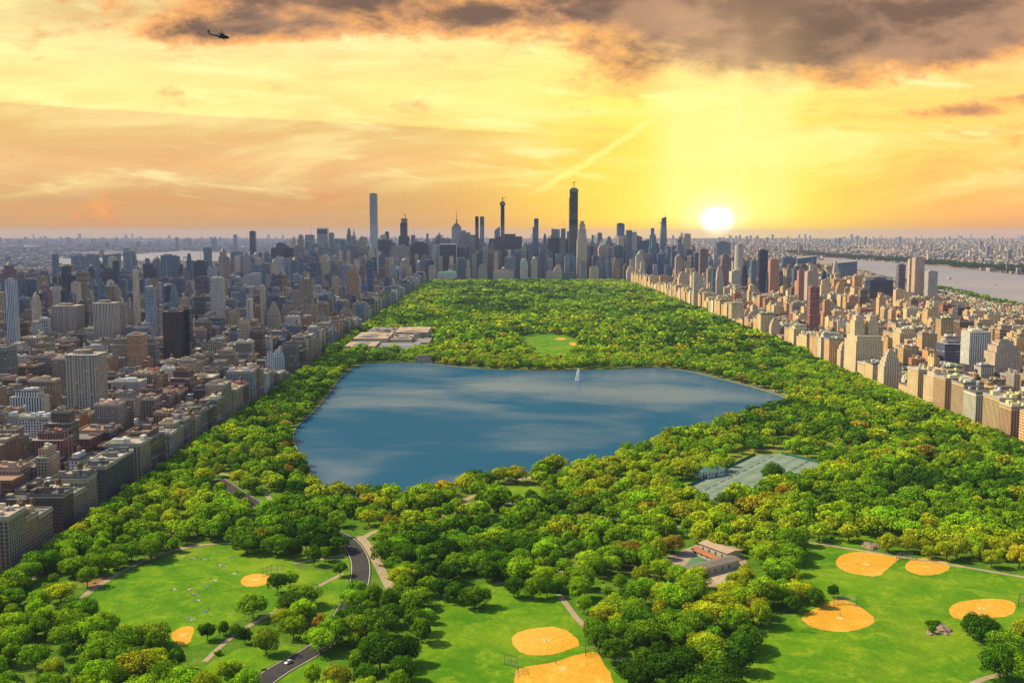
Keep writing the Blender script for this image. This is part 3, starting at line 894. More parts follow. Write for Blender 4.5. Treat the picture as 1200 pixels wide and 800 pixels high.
ORD1 = "zeroth first second third fourth fifth sixth seventh eighth ninth tenth eleventh twelfth thirteenth fourteenth fifteenth sixteenth seventeenth eighteenth nineteenth".split()
TENS = {2: ('twenty', 'twentieth'), 3: ('thirty', 'thirtieth'), 4: ('forty', 'fortieth'), 5: ('fifty', 'fiftieth'), 6: ('sixty', 'sixtieth'), 7: ('seventy', 'seventieth'), 8: ('eighty', 'eightieth'), 9: ('ninety', 'ninetieth')}
def ordinal(n):
    if n < 20: return ORD1[n]
    if n < 100:
        a, b = divmod(n, 10)
        return TENS[a][1] if b == 0 else TENS[a][0] + '-' + ORD1[b]
    return 'one-hundred-and-' + ordinal(n - 100)
FEAT = [('the left meadow', (230, 690)), ('the left meadow clay ellipse', (299, 680)), ('the bottom-left corner', (60, 780)), ('the left edge apartments', (70, 670)),
        ('the bend of the dark road', (420, 650)), ('the white car on the road', (337, 770)), ('the reservoir near shore', (470, 600)), ('the middle ball field', (600, 700)),
        ('the bottom twin infields', (655, 760)), ('the straight footpath', (720, 760)), ('the recreation yard', (820, 665)), ('the tennis courts', (880, 560)),
        ('the clay fan infield', (985, 722)), ('the far twin infields', (1055, 660)), ('the field rock', (1150, 740)),
        ('the bottom edge below the meadow', (240, 790)), ('the bottom edge below the dark road', (420, 780)), ('the right ball field corner', (840, 780)), ('the right edge woods', (1150, 610)),
        ('the path below the reservoir', (640, 620)), ('the upper left meadow edge', (200, 620)), ('the yellowish grove', (730, 680))]
rows = {}
for i in NEAR:
    x, y, w, c = SPEC[i]; px, py = PXY(x, y, 6)
    f = min(FEAT, key=lambda f: math.hypot(f[1][0] - px, (f[1][1] - py) * 1.3))[0]
    size = 'small' if w < 9.5 else ('broad' if w > 14.2 else 'round')
    rows.setdefault((f, size, c), []).append((px, i))
tlabel = {}
for (f, size, c), v in rows.items():
    v.sort()
    for k, (px, i) in enumerate(v):
        if len(v) == 1: tlabel[i] = f"only {size} {c} tree near {f}"
        else: tlabel[i] = f"{size} {c} tree near {f}, {ordinal(k + 1)} from left"
def jitter(c, a=.16):
    k = rng.uniform(1 - a, 1 + a)
    return (c[0] * k * rng.uniform(.85, 1.18), c[1] * k, c[2] * k * rng.uniform(.8, 1.3))
stuffp = {1: [], 2: [], 3: []}
for i, (x, y, w, c) in enumerate(SPEC):
    colr = jitter(PAL[c]); s = w / 2.0 / .98
    if i in NEAR:
        t = empty('tree', (x, y, 0), rng.uniform(0, 6.28))
        tag(t, tlabel[i], 'tree', 'park trees around the lawns')
        hs = min(1.25, max(.85, 7.2 / s)) * rng.uniform(.9, 1.08)
        mk('trunk', TRUNKM[i % 5], t, scale=(s, s, s * hs))
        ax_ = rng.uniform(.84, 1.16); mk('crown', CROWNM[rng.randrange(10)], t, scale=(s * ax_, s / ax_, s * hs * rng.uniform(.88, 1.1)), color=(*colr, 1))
    else:
        lod = 1 if y < 1000 else (2 if y < 1750 else 3)
        stuffp[lod].append((x, y, s, min(1.25, max(.85, 7.0 / s)), rng.uniform(0, 6.28), colr))
def scatter(name, protos, items, label, z0=0.0):
    groups = {}
    for k, it in enumerate(items): groups.setdefault(k % len(protos), []).append(it)
    VS, FS, SH, MI, CO = [], [], [], [], []; base = 0
    for g, its in groups.items():
        v, f, s, l = protos[g]; A = np.array([[a[0], a[1], a[2], a[3], a[4]] for a in its]); C = np.array([a[5] for a in its]); n = len(its)
        ca, sa = np.cos(A[:, 4])[:, None], np.sin(A[:, 4])[:, None]; S = A[:, 2][:, None]
        X = (v[None, :, 0] * ca - v[None, :, 1] * sa) * S + A[:, 0][:, None]
        Y = (v[None, :, 0] * sa + v[None, :, 1] * ca) * S + A[:, 1][:, None]
        Z = v[None, :, 2] * S * A[:, 3][:, None] + z0
        VS.append(np.stack([X, Y, Z], -1).reshape(-1, 3).astype(np.float32))
        FS.append((f[None] + (np.arange(n) * len(v))[:, None, None]).reshape(-1, 4) + base); base += n * len(v)
        SH.append(np.tile(s, n)); MI.append(np.tile(l, n)); CO.append(np.repeat(C, len(f), axis=0))
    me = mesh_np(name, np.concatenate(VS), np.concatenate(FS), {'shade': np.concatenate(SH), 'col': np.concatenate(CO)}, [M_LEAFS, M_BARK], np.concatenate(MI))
    o = mk(name, me); tag(o, label, None, None, 'stuff'); return o
scatter('foliage', LOD1, stuffp[1], 'dense green park trees beyond the nearest ones')
scatter('foliage', LOD2, stuffp[2], 'trees around the reservoir and beside the avenues')
scatter('forest', LOD3, stuffp[3], 'wooded park beyond the reservoir as one green mass')
# undergrowth
ug = []
for _ in range(2600):
    y = R2.uniform(440, 1300); x = R2.uniform(XL, XR)
    if vis(x, y) and not blocked(x, y, 1.5) and mnoise.noise(Vector((x * .05, y * .05, 2))) > -.1:
        ug.append((x, y, R2.uniform(.8, 2.3), .8, R2.uniform(0, 6), jitter(PAL[R2.choice(['deep green', 'green', 'olive', 'bright green', 'bronze'])])))
scatter('undergrowth', LOD3, ug, 'low shrubs and undergrowth between the park trees', -.5)
# ---------------------------------------------------------------- city
BR = random.Random(21)
def pal(items):
    return BR.choices([i[0] for i in items], [i[2] for i in items])[0], None
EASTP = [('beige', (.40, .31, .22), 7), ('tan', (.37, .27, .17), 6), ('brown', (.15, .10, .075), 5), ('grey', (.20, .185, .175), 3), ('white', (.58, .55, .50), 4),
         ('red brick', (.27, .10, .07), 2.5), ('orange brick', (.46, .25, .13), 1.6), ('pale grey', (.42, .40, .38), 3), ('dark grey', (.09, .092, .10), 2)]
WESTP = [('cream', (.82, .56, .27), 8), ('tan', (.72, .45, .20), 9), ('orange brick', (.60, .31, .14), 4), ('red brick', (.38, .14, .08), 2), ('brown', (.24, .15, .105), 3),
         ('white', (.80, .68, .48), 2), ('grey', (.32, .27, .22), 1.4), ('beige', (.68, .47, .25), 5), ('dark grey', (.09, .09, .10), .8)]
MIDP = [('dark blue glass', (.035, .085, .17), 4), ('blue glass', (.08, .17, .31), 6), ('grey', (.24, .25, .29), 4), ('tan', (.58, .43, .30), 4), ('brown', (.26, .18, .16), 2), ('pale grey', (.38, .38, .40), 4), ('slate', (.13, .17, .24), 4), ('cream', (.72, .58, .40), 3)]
BLUE2 = [('blue grey', (.10, .16, .27), 5), ('slate blue', (.06, .11, .21), 5), ('mauve grey', (.22, .20, .27), 4), ('pale blue', (.30, .36, .46), 3)]  # blue of the distant haze and shade put into the wall colours
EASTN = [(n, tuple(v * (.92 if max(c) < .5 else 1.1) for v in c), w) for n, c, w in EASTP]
def choose(P):
    n, c, w = BR.choices(P, [p[2] for p in P])[0]
    k = BR.uniform(.82, 1.18)
    return n, tuple(min(.85, v * k * BR.uniform(.94, 1.06)) for v in c)
CAPX = [(-200, 318), (0, 316), (90, 314), (130, 314), (262, 308), (300, 297), (345, 289), (400, 285), (560, 284), (700, 284), (800, 287), (830, 297), (960, 306), (1010, 322), (1100, 347), (1200, 374), (1400, 400)]
def cap_h(x, y, h):
    px, _ = PXY(x, y, h)
    for a, b in zip(CAPX, CAPX[1:]):
        if a[0] <= px <= b[0]:
            cy_ = a[1] + (b[1] - a[1]) * (px - a[0]) / (b[0] - a[0]); break
    else: cy_ = 330
    cy_ += abs(BR.gauss(0, 8)) + BR.uniform(-1, 3)
    hmax = CAMH - (cy_ - 270) * y / FPX
    return max(9, min(h, hmax))
BLD = []   # dict(x0,x1,y0,y1,h,cn,c,row,side)
def addb(x0, x1, y0, y1, h, P, side, row, park=False):
    cx, cy_ = (x0+x1)/2, (y0+y1)/2
    px, py = PXY(cx, cy_, h)
    if not (-70 < px < 1270 and py < 860): return
    h = cap_h(cx, cy_, h)
    if h > 46 and not park:
        ww, dd = min(x1-x0, BR.uniform(15, 27)), min(y1-y0, BR.uniform(15, 28))
        ax, ay = BR.uniform(x0, x1-ww), BR.uniform(y0, y1-dd)
        if x1-x0-ww > 8 and side*0 == 0 and row < 12: BLD.append(dict(x0=x0, x1=x1, y0=y0, y1=y1, h=BR.uniform(10, 18), cn='grey', c=(.3, .27, .25), side=side, row=row, park=False)); n_, c_ = choose(P); BLD[-1]['cn'], BLD[-1]['c'] = n_, c_
        x0, x1, y0, y1 = ax, ax+ww, ay, ay+dd
    n, c = choose(P)
    BLD.append(dict(x0=x0, x1=x1, y0=y0, y1=y1, h=h, cn=n, c=c, side=side, row=row, park=park))
def height(side, y, kind, row):
    f = min(1, max(0, (y - 900) / 1600.0))
    if kind == 'park': return (BR.uniform(23, 36) if y < 1080 else BR.uniform(26 + 8*f, 44 + 12*f)) if side < 0 else BR.uniform(33, 47) + 6 * f
    r = BR.random()
    if kind == 'ave':
        if side < 0:
            tower = .03 + (.05 if row >= 3 else 0) + .36 * max(0, min(1, (y - 1500) / 1300.0)) * (1 if row >= 2 else .4)
            if y < 1750: return BR.uniform(14, 30) if r > .42 else (BR.uniform(30, 45) if r > .05 or y < 900 else BR.uniform(48, 66))
            if r < tower: return BR.uniform(60, 125)
            return BR.uniform(24, 62)
        if r < .07: return BR.uniform(55, 75)
        return BR.uniform(20, 46) if BR.random() < .75 else BR.uniform(14, 22)
    if r < (.10 if side < 0 else .16): return BR.uniform(22, 40)
    if r < .3: return BR.uniform(14, 20)
    return BR.uniform(9.5, 13.5)
EC = [(-404, -305), (-524, -426), (-642, -546), (-762, -664), (-926, -786), (-1100, -948), (-1290, -1122), (-1480, -1312)]
EC2 = [(-1660, -1500), (-1840, -1682), (-2030, -1862), (-2230, -2052)]
WC = [(505, 690), (712, 890), (912, 1060), (1082, 1220), (1242, 1400)]
WPARK = [p for p in WESTP if p[0] in ('cream', 'tan', 'beige', 'white')] + [('orange brick', (.60, .31, .14), 1)]
def block(x0, x1, y0, y1, side, row, P):
    # lots on the avenue ends
    we, wf = BR.uniform(18, 26), BR.uniform(18, 26)
    ends = [(x0, x0 + we), (x1 - wf, x1)]
    for (a, b), near in zip(ends, ((side > 0 and row == 0), (side < 0 and row == 0))):
        if near:
            k_ = BR.choice([2, 2, 3]); L_ = y1 - y0
            cuts = [y0, y0 + BR.uniform(.4, .6) * L_, y1] if k_ == 2 else [y0, y0 + BR.uniform(.28, .38) * L_, y0 + BR.uniform(.62, .72) * L_, y1]
        else:
            cuts = [y0] + sorted(y0 + q * (y1 - y0) for q in (BR.uniform(.28, .4), BR.uniform(.6, .72))) + [y1] if BR.random() < .6 else [y0, (y0+y1)/2 + BR.uniform(-6, 6), y1]
        for c0, c1 in zip(cuts, cuts[1:]):
            d = BR.uniform(0, 10) if not near else BR.uniform(-3, 12)
            aa, bb = (a, b + d) if a == x0 else (a - d, b)
            addb(aa, bb, c0 + .15, c1 - .15, height(side, c0, 'park' if near else 'ave', row), (WPARK if near and side > 0 else P), side, row, near)
    xa, xb = x0 + we + 10.5, x1 - wf - 10.5
    for ya, yb, flip in ((y0, y0 + 25, 0), (y1 - 25, y1, 1)):
        x = xa
        while x < xb - 6:
            w = BR.choice([7, 8, 8, 9, 14, 20]) if BR.random() < .85 else 28
            w = min(w, xb - x)
            h = height(side, y0, 'mid', row)
            dd = BR.uniform(0, 6)
            addb(x + .1, x + w - .1, ya + (dd if flip else 0), yb - (0 if flip else dd), h, P, side, row)
            x += w
for k in range(-3, 46):
    y0, y1 = 706 + 78 * k, 768 + 78 * k
    if y1 > YEND: break
    if y1 < 430: continue
    for r, (a, b) in enumerate(EC):
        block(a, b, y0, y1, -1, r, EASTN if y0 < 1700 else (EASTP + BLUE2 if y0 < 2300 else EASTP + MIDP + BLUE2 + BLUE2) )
    if y0 > 3000:
        for r, (a, b) in enumerate(EC2): block(a, b, y0, y1, -1, 8 + r, EASTP + BLUE2 + BLUE2)
    for r, (a, b) in enumerate(WC):
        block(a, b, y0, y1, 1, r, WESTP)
for k in range(28, 60):
    y0 = 706 + 78 * k
    shore = np.interp(y0, [2950, 4000, 5000, 6000, 7200], [1460, 1640, 1800, 2050, 2240])
    x = 1424 if y0 < YEND else 1500
    while x < shore - 60:
        w = BR.uniform(16, 40); h = BR.uniform(18, 45) if BR.random() < .85 else BR.uniform(50, 90)
        addb(x, x + w, y0 + 1, y0 + BR.uniform(26, 58), h, WESTP if BR.random() < .75 else MIDP, 1, 5); x += w + BR.choice([2, 2, 14])
# the towers beyond the park
def mid_h(x, y):
    core = math.exp(-((x - 30) / 900.0) ** 2) * (1.0 if y < 6200 else .8)
    h = BR.lognormvariate(math.log(72 + 105 * core), .30)
    return min(h, 215)
y = YEND + 30
while y < 9800:
    x = -2600 if y < 7000 else -1700
    step = 62 if y < 6500 else 90
    xe = 1500 - max(0, y - 7000) * .1
    while x < xe:
        w = BR.uniform(17, 38) * (1 if y < 6500 else 1.5)
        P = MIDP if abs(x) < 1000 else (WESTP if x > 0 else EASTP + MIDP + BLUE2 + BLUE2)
        h = mid_h(x, y)
        if y < YEND + 60: h = BR.choice([BR.uniform(50, 90), BR.uniform(80, 170)])
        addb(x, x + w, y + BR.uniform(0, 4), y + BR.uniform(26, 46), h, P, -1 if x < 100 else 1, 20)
        x += w + (BR.uniform(1, 3) if BR.random() < .7 else 22)
    y += step

# ---- landmark towers: (left px, right px, top py, distance y, base py or None, material key, colour, form, label)
S = {'B': F_BRICK, 'G': F_GRID, 'N': F_BAND, 'R': F_RIB, 'L': F_GLASS, 'D': F_DARK}
TOW = [
 (434, 442.5, 227, 4650, 'G', (.52, .52, .52), 'plain', 'very tall slender white gridded tower, square in plan, tallest on the left half'),
 (667.5, 677, 220, 4420, 'D', (.10, .12, .16), 'crane_big', 'tallest blue glass tower with bare concrete upper floors and a crane on top'),
 (586.5, 591.5, 236, 4380, 'R', (.20, .17, .15), 'pencil', 'pencil-thin brown tower with a wider scaffolded head'),
 (676.5, 688, 259, 4300, 'R', (.62, .48, .34), 'setback', 'tan limestone tower with notched top beside the tallest tower'),
 (622.5, 631, 256, 4450, 'L', (.10, .17, .27), 'notch', 'blue glass tower with stepped side and curved top'),
 (469, 478.5, 256, 4800, 'D', (.06, .08, .12), 'crane', 'dark blue unfinished tower with wider foot and a crane'),
 (528.5, 541.5, 262, 6700, 'R', (.30, .27, .28), 'empire', 'grey stepped tower ending in a tall needle mast'),
 (411.5, 417.5, 274, 6000, 'R', (.26, .16, .16), 'needle', 'slim reddish tower with tapering arched spire'),
 (557, 561, 254, 4900, 'R', (.13, .08, .075), 'plain', 'narrow dark brown slab tower'),
 (562.5, 567.5, 254, 5600, 'L', (.45, .42, .42), 'plain', 'narrow pale tower beside the dark brown slab'),
 (372, 384, 267, 5100, 'N', (.40, .41, .43), 'darkcap', 'pale tower with dark blue band around its top'),
 (357.5, 368, 275, 4900, 'N', (.34, .33, .33), 'mast', 'grey tower with thin mast on its flat roof'),
 (293, 299.5, 271, 5000, 'D', (.03, .12, .16), 'plain', 'thin dark teal glass tower apart from the others'),
 (386, 391.5, 273, 5400, 'L', (.20, .24, .32), 'plain', 'narrow blue tower right of the dark-banded tower'),
 (324, 333, 285, 4600, 'D', (.03, .06, .11), 'plain', 'upper half of a dark navy tower pair'),
 (318, 344, 290, 4650, 'D', (.035, .07, .13), 'plain', 'wide navy glass block in the left skyline'),
 (270, 283, 296, 5200, 'L', (.12, .15, .2), 'plain', 'squat slate tower left of the teal tower'),
 (399, 405, 281, 5200, 'L', (.18, .22, .28), 'plain', 'slim grey-blue tower behind the banded ones'),
 (443, 459, 280, 4700, 'D', (.04, .12, .16), 'frame', 'broad teal glass tower beside the white gridded one'),
 (421.5, 429, 278, 4500, 'R', (.40, .32, .26), 'plain', 'slim tan ribbed tower left of the white gridded one'),
 (432, 438, 286, 4330, 'R', (.66, .52, .34), 'taper', 'slim cream tower with pointed cap in front of the white gridded one'),
 (458, 480, 289, 4480, 'R', (.34, .29, .26), 'plain', 'wide tan ribbed slab tower'),
 (482, 501, 285, 4500, 'D', (.012, .022, .035), 'plain', 'plain black slab tower'),
 (514.5, 535, 286, 4380, 'D', (.015, .02, .035), 'whiteframe', 'black glass tower edged by a white frame'),
 (535, 545, 290, 4600, 'D', (.04, .07, .11), 'plain', 'dark blue flank tower right of the white-framed one'),
 (538, 559, 270, 5000, 'R', (.26, .25, .26), 'shoulder', 'broad grey tower with stepped shoulders below the needle tower'),
 (512, 535, 318, 4225, 'B', (.60, .52, .42), 'mansard', 'cream hotel block with green mansard roof at the park edge'),
 (468.5, 478, 303, 4260, 'B', (.42, .33, .26), 'taper', 'stepped tan tower with pointed green cap near the park corner'),
 (502, 511, 309, 4240, 'B', (.52, .40, .30), 'needle', 'tan stepped hotel tower with short spire'),
 (581, 612, 277, 4750, 'D', (.035, .04, .06), 'plain', 'very wide black slab behind the pencil-thin tower'),
 (579.5, 586, 265, 5600, 'L', (.30, .34, .40), 'slant', 'pale glass tower with slanted roof'),
 (573, 581, 280, 5200, 'D', (.05, .08, .12), 'plain', 'dark blue tower left of the pencil-thin one'),
 (642, 657, 277, 4600, 'D', (.02, .03, .045), 'frame', 'black tower with open lattice crown'),
 (656, 668, 282, 4550, 'D', (.03, .045, .07), 'plain', 'dark tower left of the tallest tower'),
 (700, 705.5, 273, 5300, 'L', (.25, .25, .28), 'plain', 'slim grey tower standing alone right of the tan one'),
 (701.5, 714, 285, 4600, 'B', (.52, .38, .27), 'dome', 'tan brick tower with green pyramid top'),
 (723, 731.5, 262, 5600, 'L', (.08, .15, .24), 'plain', 'plain blue glass tower in the right skyline'),
 (719.5, 733, 289, 4500, 'L', (.05, .12, .2), 'plain', 'blue tower with rounded outline before the plain blue one'),
 (731, 741, 292, 4450, 'D', (.03, .04, .06), 'plain', 'dark slab next to the rounded blue tower'),
 (740, 752, 277, 4800, 'L', (.04, .08, .14), 'plain', 'tall navy glass tower right of the dark slab'),
 (751, 768, 278, 4900, 'L', (.05, .10, .17), 'slant', 'wide navy tower with slanted peak'),
 (762, 772, 285, 5200, 'D', (.03, .06, .1), 'plain', 'low navy block below the notched tower'),
 (771.5, 782, 254, 5900, 'L', (.20, .24, .30), 'peak', 'tall faceted glass tower with deck jutting near its top'),
 (794, 805, 277, 5500, 'L', (.07, .12, .2), 'crane', 'blue glass tower with smaller concrete top and crane'),
 (745.5, 754, 295, 4250, 'R', (.62, .50, .38), 'taper', 'slim cream tower at the right park corner'),
 (610, 618.5, 303, 4240, 'B', (.52, .48, .42), 'dome', 'pale rounded-top tower at the park edge'),
 (622.5, 630, 301, 4240, 'B', (.50, .38, .28), 'taper', 'tan tower with stepped cap at the park edge'),
 (578, 602, 316, 4230, 'B', (.48, .38, .29), 'center', 'wide tan hotel block with central turret'),
 (560, 571, 309, 4230, 'B', (.33, .28, .26), 'setback', 'grey brown block at the park edge'),
 (591, 604, 302, 4270, 'L', (.30, .32, .34), 'plain', 'pale grey office tower behind the turreted hotel'),
 (640, 648, 318, 4230, 'B', (.42, .33, .26), 'plain', 'narrow tan block right of the stepped cap tower'),
 (649, 659, 311, 4235, 'B', (.50, .40, .3), 'setback', 'tan setback block left of the blue low block'),
 (662, 673, 320, 4225, 'L', (.05, .14, .17), 'plain', 'low teal glass block below the tallest tower'),
 (692, 702, 313, 4230, 'B', (.5, .4, .3), 'plain', 'small tan block right of the tan tower'),
 (735, 744, 312, 4210, 'B', (.66, .52, .35), 'setback', 'cream stepped block at the park corner'),
 (820.5, 830, 292, 3900, 'B', (.24, .15, .12), 'plain', 'brown tower with dark flank in the right skyline'),
 (862, 872, 288, 3500, 'R', (.60, .52, .42), 'round', 'pale cylindrical tower with ribbed sides'),
 (858, 875, 318, 3480, 'B', (.58, .48, .36), 'plain', 'pale broad base block below the cylindrical tower'),
 (845.5, 857, 297, 3600, 'B', (.28, .17, .13), 'setback', 'brown brick tower left of the cylindrical tower'),
 (840, 856, 284, 6500, 'L', (.05, .11, .19), 'plain', 'blue glass pair behind the brown tower'),
 (890.5, 900, 293, 3300, 'D', (.018, .018, .025), 'plain', 'black tower on the right side of the town'),
 (903, 914, 304, 3100, 'B', (.46, .22, .12), 'plain', 'orange brown tower right of the black one'),
 (918, 933, 302, 4300, 'L', (.05, .12, .18), 'plain', 'dark blue glass tower before the river'),
 (935, 957, 300, 4600, 'L', (.07, .15, .23), 'slant', 'cluster-forming blue glass tower with sloped roof'),
 (979, 1005, 306, 4300, 'L', (.07, .14, .22), 'slant', 'wide blue tower with sloped roof near the river'),
 (937, 946, 317, 2700, 'B', (.40, .17, .12), 'plain', 'red brick tower left of the tan slab'),
 (947, 960, 318, 2600, 'B', (.46, .35, .26), 'plain', 'tan slab tower beside the red brick one'),
 (951, 962, 336, 1950, 'B', (.36, .13, .09), 'plain', 'red brown tower alone among low houses'),
 (774, 784, 323, 3750, 'B', (.52, .26, .13), 'plain', 'orange brick block on the park front'),
 (796, 807, 318, 3500, 'B', (.60, .44, .28), 'setback', 'tan stepped twin block on the park front'),
 (811, 825, 323, 3300, 'R', (.64, .54, .4), 'plain', 'cream ribbed slab behind the park front'),
 (830, 841, 315, 3500, 'R', (.34, .29, .26), 'plain', 'grey brown slab behind the park front'),
 (792, 800, 298, 4050, 'R', (.45, .34, .26), 'dome', 'tan tower with rounded top near the park corner'),
 (1054, 1062, 310, 3000, 'B', (.18, .14, .14), 'plain', 'dark tower before the river'),
 (1066.5, 1072, 304, 2950, 'B', (.55, .40, .27), 'plain', 'narrow tan tower of a pair before the river'),
 (1073, 1084, 302, 2900, 'B', (.50, .35, .25), 'plain', 'taller tan tower of a pair before the river'),
 (1089, 1100, 318, 2850, 'R', (.50, .44, .38), 'plain', 'pale ribbed tower standing before the river'),
 (1021, 1048, 328, 2900, 'D', (.06, .08, .12), 'plain', 'long low dark blue building before the river'),
 (1141, 1166, 389, 1500, 'G', (.66, .60, .50), 'plain', 'white gridded apartment tower on the right side'),
 (1172, 1202, 399, 1440, 'B', (.52, .38, .26), 'setback', 'tan apartment tower at the right frame edge'),
 (1112, 1140, 403, 1560, 'N', (.16, .17, .22), 'plain', 'dark blue banded block left of the white gridded tower'),
 (188, 209, 365, 1580, 'R', (.085, .055, .045), 'plain', 'tall dark brown tower with vertical ribs'),
 (209.5, 219.5, 362, 1600, 'D', (.015, .013, .016), 'plain', 'black slab joined behind the dark brown tower'),
 (71, 107, 411, 1105, 'G', (.40, .33, .25), 'penthouse', 'beige gridded tower with round penthouse rising over low houses'),
 (106, 130, 352, 1850, 'R', (.46, .38, .30), 'penthouse', 'beige ribbed tower left of the dark brown tower'),
 (131, 143, 356, 1900, 'B', (.33, .25, .2), 'plain', 'tan tower behind the beige ribbed one'),
 (58, 86, 356, 2000, 'B', (.33, .26, .22), 'penthouse', 'wide tan tower with stepped top on the left'),
 (86, 98, 352, 2100, 'D', (.05, .06, .09), 'setback', 'dark tower with small gold lantern'),
 (3, 14, 328, 1750, 'R', (.42, .44, .50), 'plain', 'slender white tower with blue flank at the left frame edge'),
 (2, 13, 307, 2800, 'B', (.24, .11, .11), 'taper', 'reddish pointed tower at the left frame edge'),
 (15, 25, 319, 2600, 'B', (.20, .13, .13), 'setback', 'brown tower second from the left frame edge'),
 (26, 40, 327, 2700, 'L', (.12, .14, .20), 'plain', 'slate blue slab third from the left frame edge'),
 (40, 54, 332, 2300, 'B', (.26, .15, .13), 'setback', 'brown brick tower with stepped top'),
 (54, 68, 341, 2350, 'B', (.30, .24, .23), 'plain', 'grey brown slab beside the stepped brown tower'),
 (68, 80, 312, 2600, 'D', (.04, .06, .11), 'round', 'dark blue rounded tower in the left skyline'),
 (80, 87, 324, 2600, 'D', (.05, .07, .11), 'plain', 'dark blue slab beside the rounded tower'),
 (83, 98, 300, 4800, 'L', (.05, .13, .24), 'plain', 'broad blue glass block far left by the water'),
 (98, 112, 299, 5000, 'L', (.06, .12, .22), 'plain', 'second blue glass block far left by the water'),
 (120, 138, 297, 5100, 'L', (.05, .11, .22), 'slant', 'blue glass block with sloping roof far left'),
 (145.5, 151, 291, 7000, 'L', (.04, .12, .22), 'plain', 'lone teal tower across the water'),
 (167, 177.5, 309, 3700, 'D', (.015, .02, .03), 'plain', 'left black slab of a pair'),
 (179, 187, 307, 3750, 'D', (.015, .02, .035), 'plain', 'right black slab of a pair'),
 (188, 202, 299, 3600, 'L', (.20, .20, .28), 'plain', 'mauve glass tower right of the black pair'),
 (200, 209, 306, 3600, 'L', (.14, .16, .24), 'plain', 'slate wing of the mauve tower'),
 (116, 130, 313, 3300, 'D', (.05, .07, .12), 'setback', 'dark slate stepped tower on the left'),
 (140, 150, 322, 3000, 'L', (.05, .14, .26), 'plain', 'blue glass tower in the left middle distance'),
 (150, 162, 327, 3000, 'L', (.07, .15, .27), 'plain', 'second blue glass tower in the left middle distance'),
 (188, 200, 335, 2500, 'D', (.05, .05, .08), 'round', 'dark round-topped tower above the brown tower'),
 (228, 243, 325, 2800, 'B', (.11, .08, .09), 'plain', 'dark maroon tower in the left middle distance'),
 (226, 240, 306, 3500, 'D', (.04, .06, .11), 'plain', 'navy block below the strip of water'),
 (256, 265, 291, 3200, 'B', (.36, .26, .22), 'taper', 'slim brown tower taller than its neighbours'),
 (275, 284, 300, 4000, 'L', (.25, .27, .32), 'plain', 'grey ribbed tower left of the teal one'),
 (284, 292, 296, 3900, 'B', (.30, .26, .26), 'setback', 'grey brown tower left of the teal one'),
 (320, 329, 300, 3900, 'R', (.56, .52, .48), 'setback', 'white tower with curved side before the navy block'),
 (311, 325, 354, 2050, 'B', (.42, .33, .22), 'ziggurat', 'stepped tan tower with narrowing crown above the park trees'),
 (343, 349, 333, 3300, 'B', (.10, .09, .12), 'dome', 'dark tower with small gilded dome'),
 (288, 308, 322, 3300, 'B', (.38, .36, .36), 'plain', 'wide pale block in the left middle distance'),
 (308, 316, 412, 1480, 'G', (.66, .68, .74), 'setback', 'white apartment tower beside the park trees'),
 (316, 328, 410, 1500, 'G', (.55, .60, .70), 'setback', 'white and blue stepped tower beside the park trees'),
 (395, 412, 362, 2300, 'B', (.42, .34, .26), 'setback', 'tan stepped block on the park front before the museum'),
 (1005, 1037, 367, 1500, 'B', (.62, .46, .27), 'twin', 'tan twin-towered apartment house on the park front'),
 (1041, 1062, 410, 1340, 'B', (.58, .44, .29), 'ziggurat', 'tan stepped apartment house with turret on the park front'),
 (989, 1003, 401, 1580, 'B', (.60, .46, .29), 'setback', 'tan stepped tower left of the twin-towered house'),
 (906, 917, 372, 2000, 'B', (.62, .46, .28), 'ziggurat', 'cream stepped tower midway along the right park front'),
 (874, 886, 365, 2330, 'B', (.60, .44, .27), 'twin', 'tan twin-topped block midway along the right park front'),
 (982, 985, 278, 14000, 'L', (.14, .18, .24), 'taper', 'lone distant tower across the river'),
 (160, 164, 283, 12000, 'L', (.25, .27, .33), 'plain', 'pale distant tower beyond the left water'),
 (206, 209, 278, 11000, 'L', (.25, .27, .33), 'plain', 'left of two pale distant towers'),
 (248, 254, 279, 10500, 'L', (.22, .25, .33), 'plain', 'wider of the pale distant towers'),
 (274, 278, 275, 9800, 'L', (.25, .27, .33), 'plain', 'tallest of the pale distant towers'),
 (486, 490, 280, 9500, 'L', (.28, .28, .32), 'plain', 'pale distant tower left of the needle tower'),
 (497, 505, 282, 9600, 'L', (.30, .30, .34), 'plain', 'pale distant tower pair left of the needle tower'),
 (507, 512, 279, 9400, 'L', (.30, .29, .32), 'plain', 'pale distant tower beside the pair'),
]
NTOW = len(TOW); XR_ = random.Random(77); ex = []
XC = [('pale grey', (.42, .42, .45), 'L'), ('tan', (.52, .40, .29), 'B'), ('blue', (.08, .17, .30), 'L'), ('navy', (.03, .06, .12), 'D'), ('cream', (.60, .50, .38), 'R'), ('slate', (.16, .20, .27), 'L'), ('brown', (.27, .19, .16), 'B'), ('pale blue', (.26, .34, .44), 'L')]
def exband(n, xa, xb, ta, tb, Ya, Yb):
    for i in range(n):
        px = xa + (xb - xa) * (i + XR_.uniform(.1, .9)) / n; w_ = XR_.uniform(3.8, 8.5); top = XR_.triangular(ta, tb, tb - (tb-ta)*.25)
        if any(abs(px - (T[0]+T[1])/2) < (T[1]-T[0])/2 + w_*.4 and T[2] < 262 for T in TOW): continue
        ex.append((px - w_/2, px + w_/2, top, XR_.uniform(Ya, Yb), XR_.choice(XC), XR_.choice(['plain', 'plain', 'setback', 'notch', 'taper', 'plain', 'setback', 'mast'])))
exband(84, 340, 815, 264, 294, 4350, 5600)
exband(26, 345, 800, 296, 316, 4235, 4330)
exband(40, 60, 345, 288, 322, 2900, 4600)
exband(24, 60, 330, 318, 362, 1900, 2800)
exband(22, 812, 985, 297, 326, 2700, 4200)
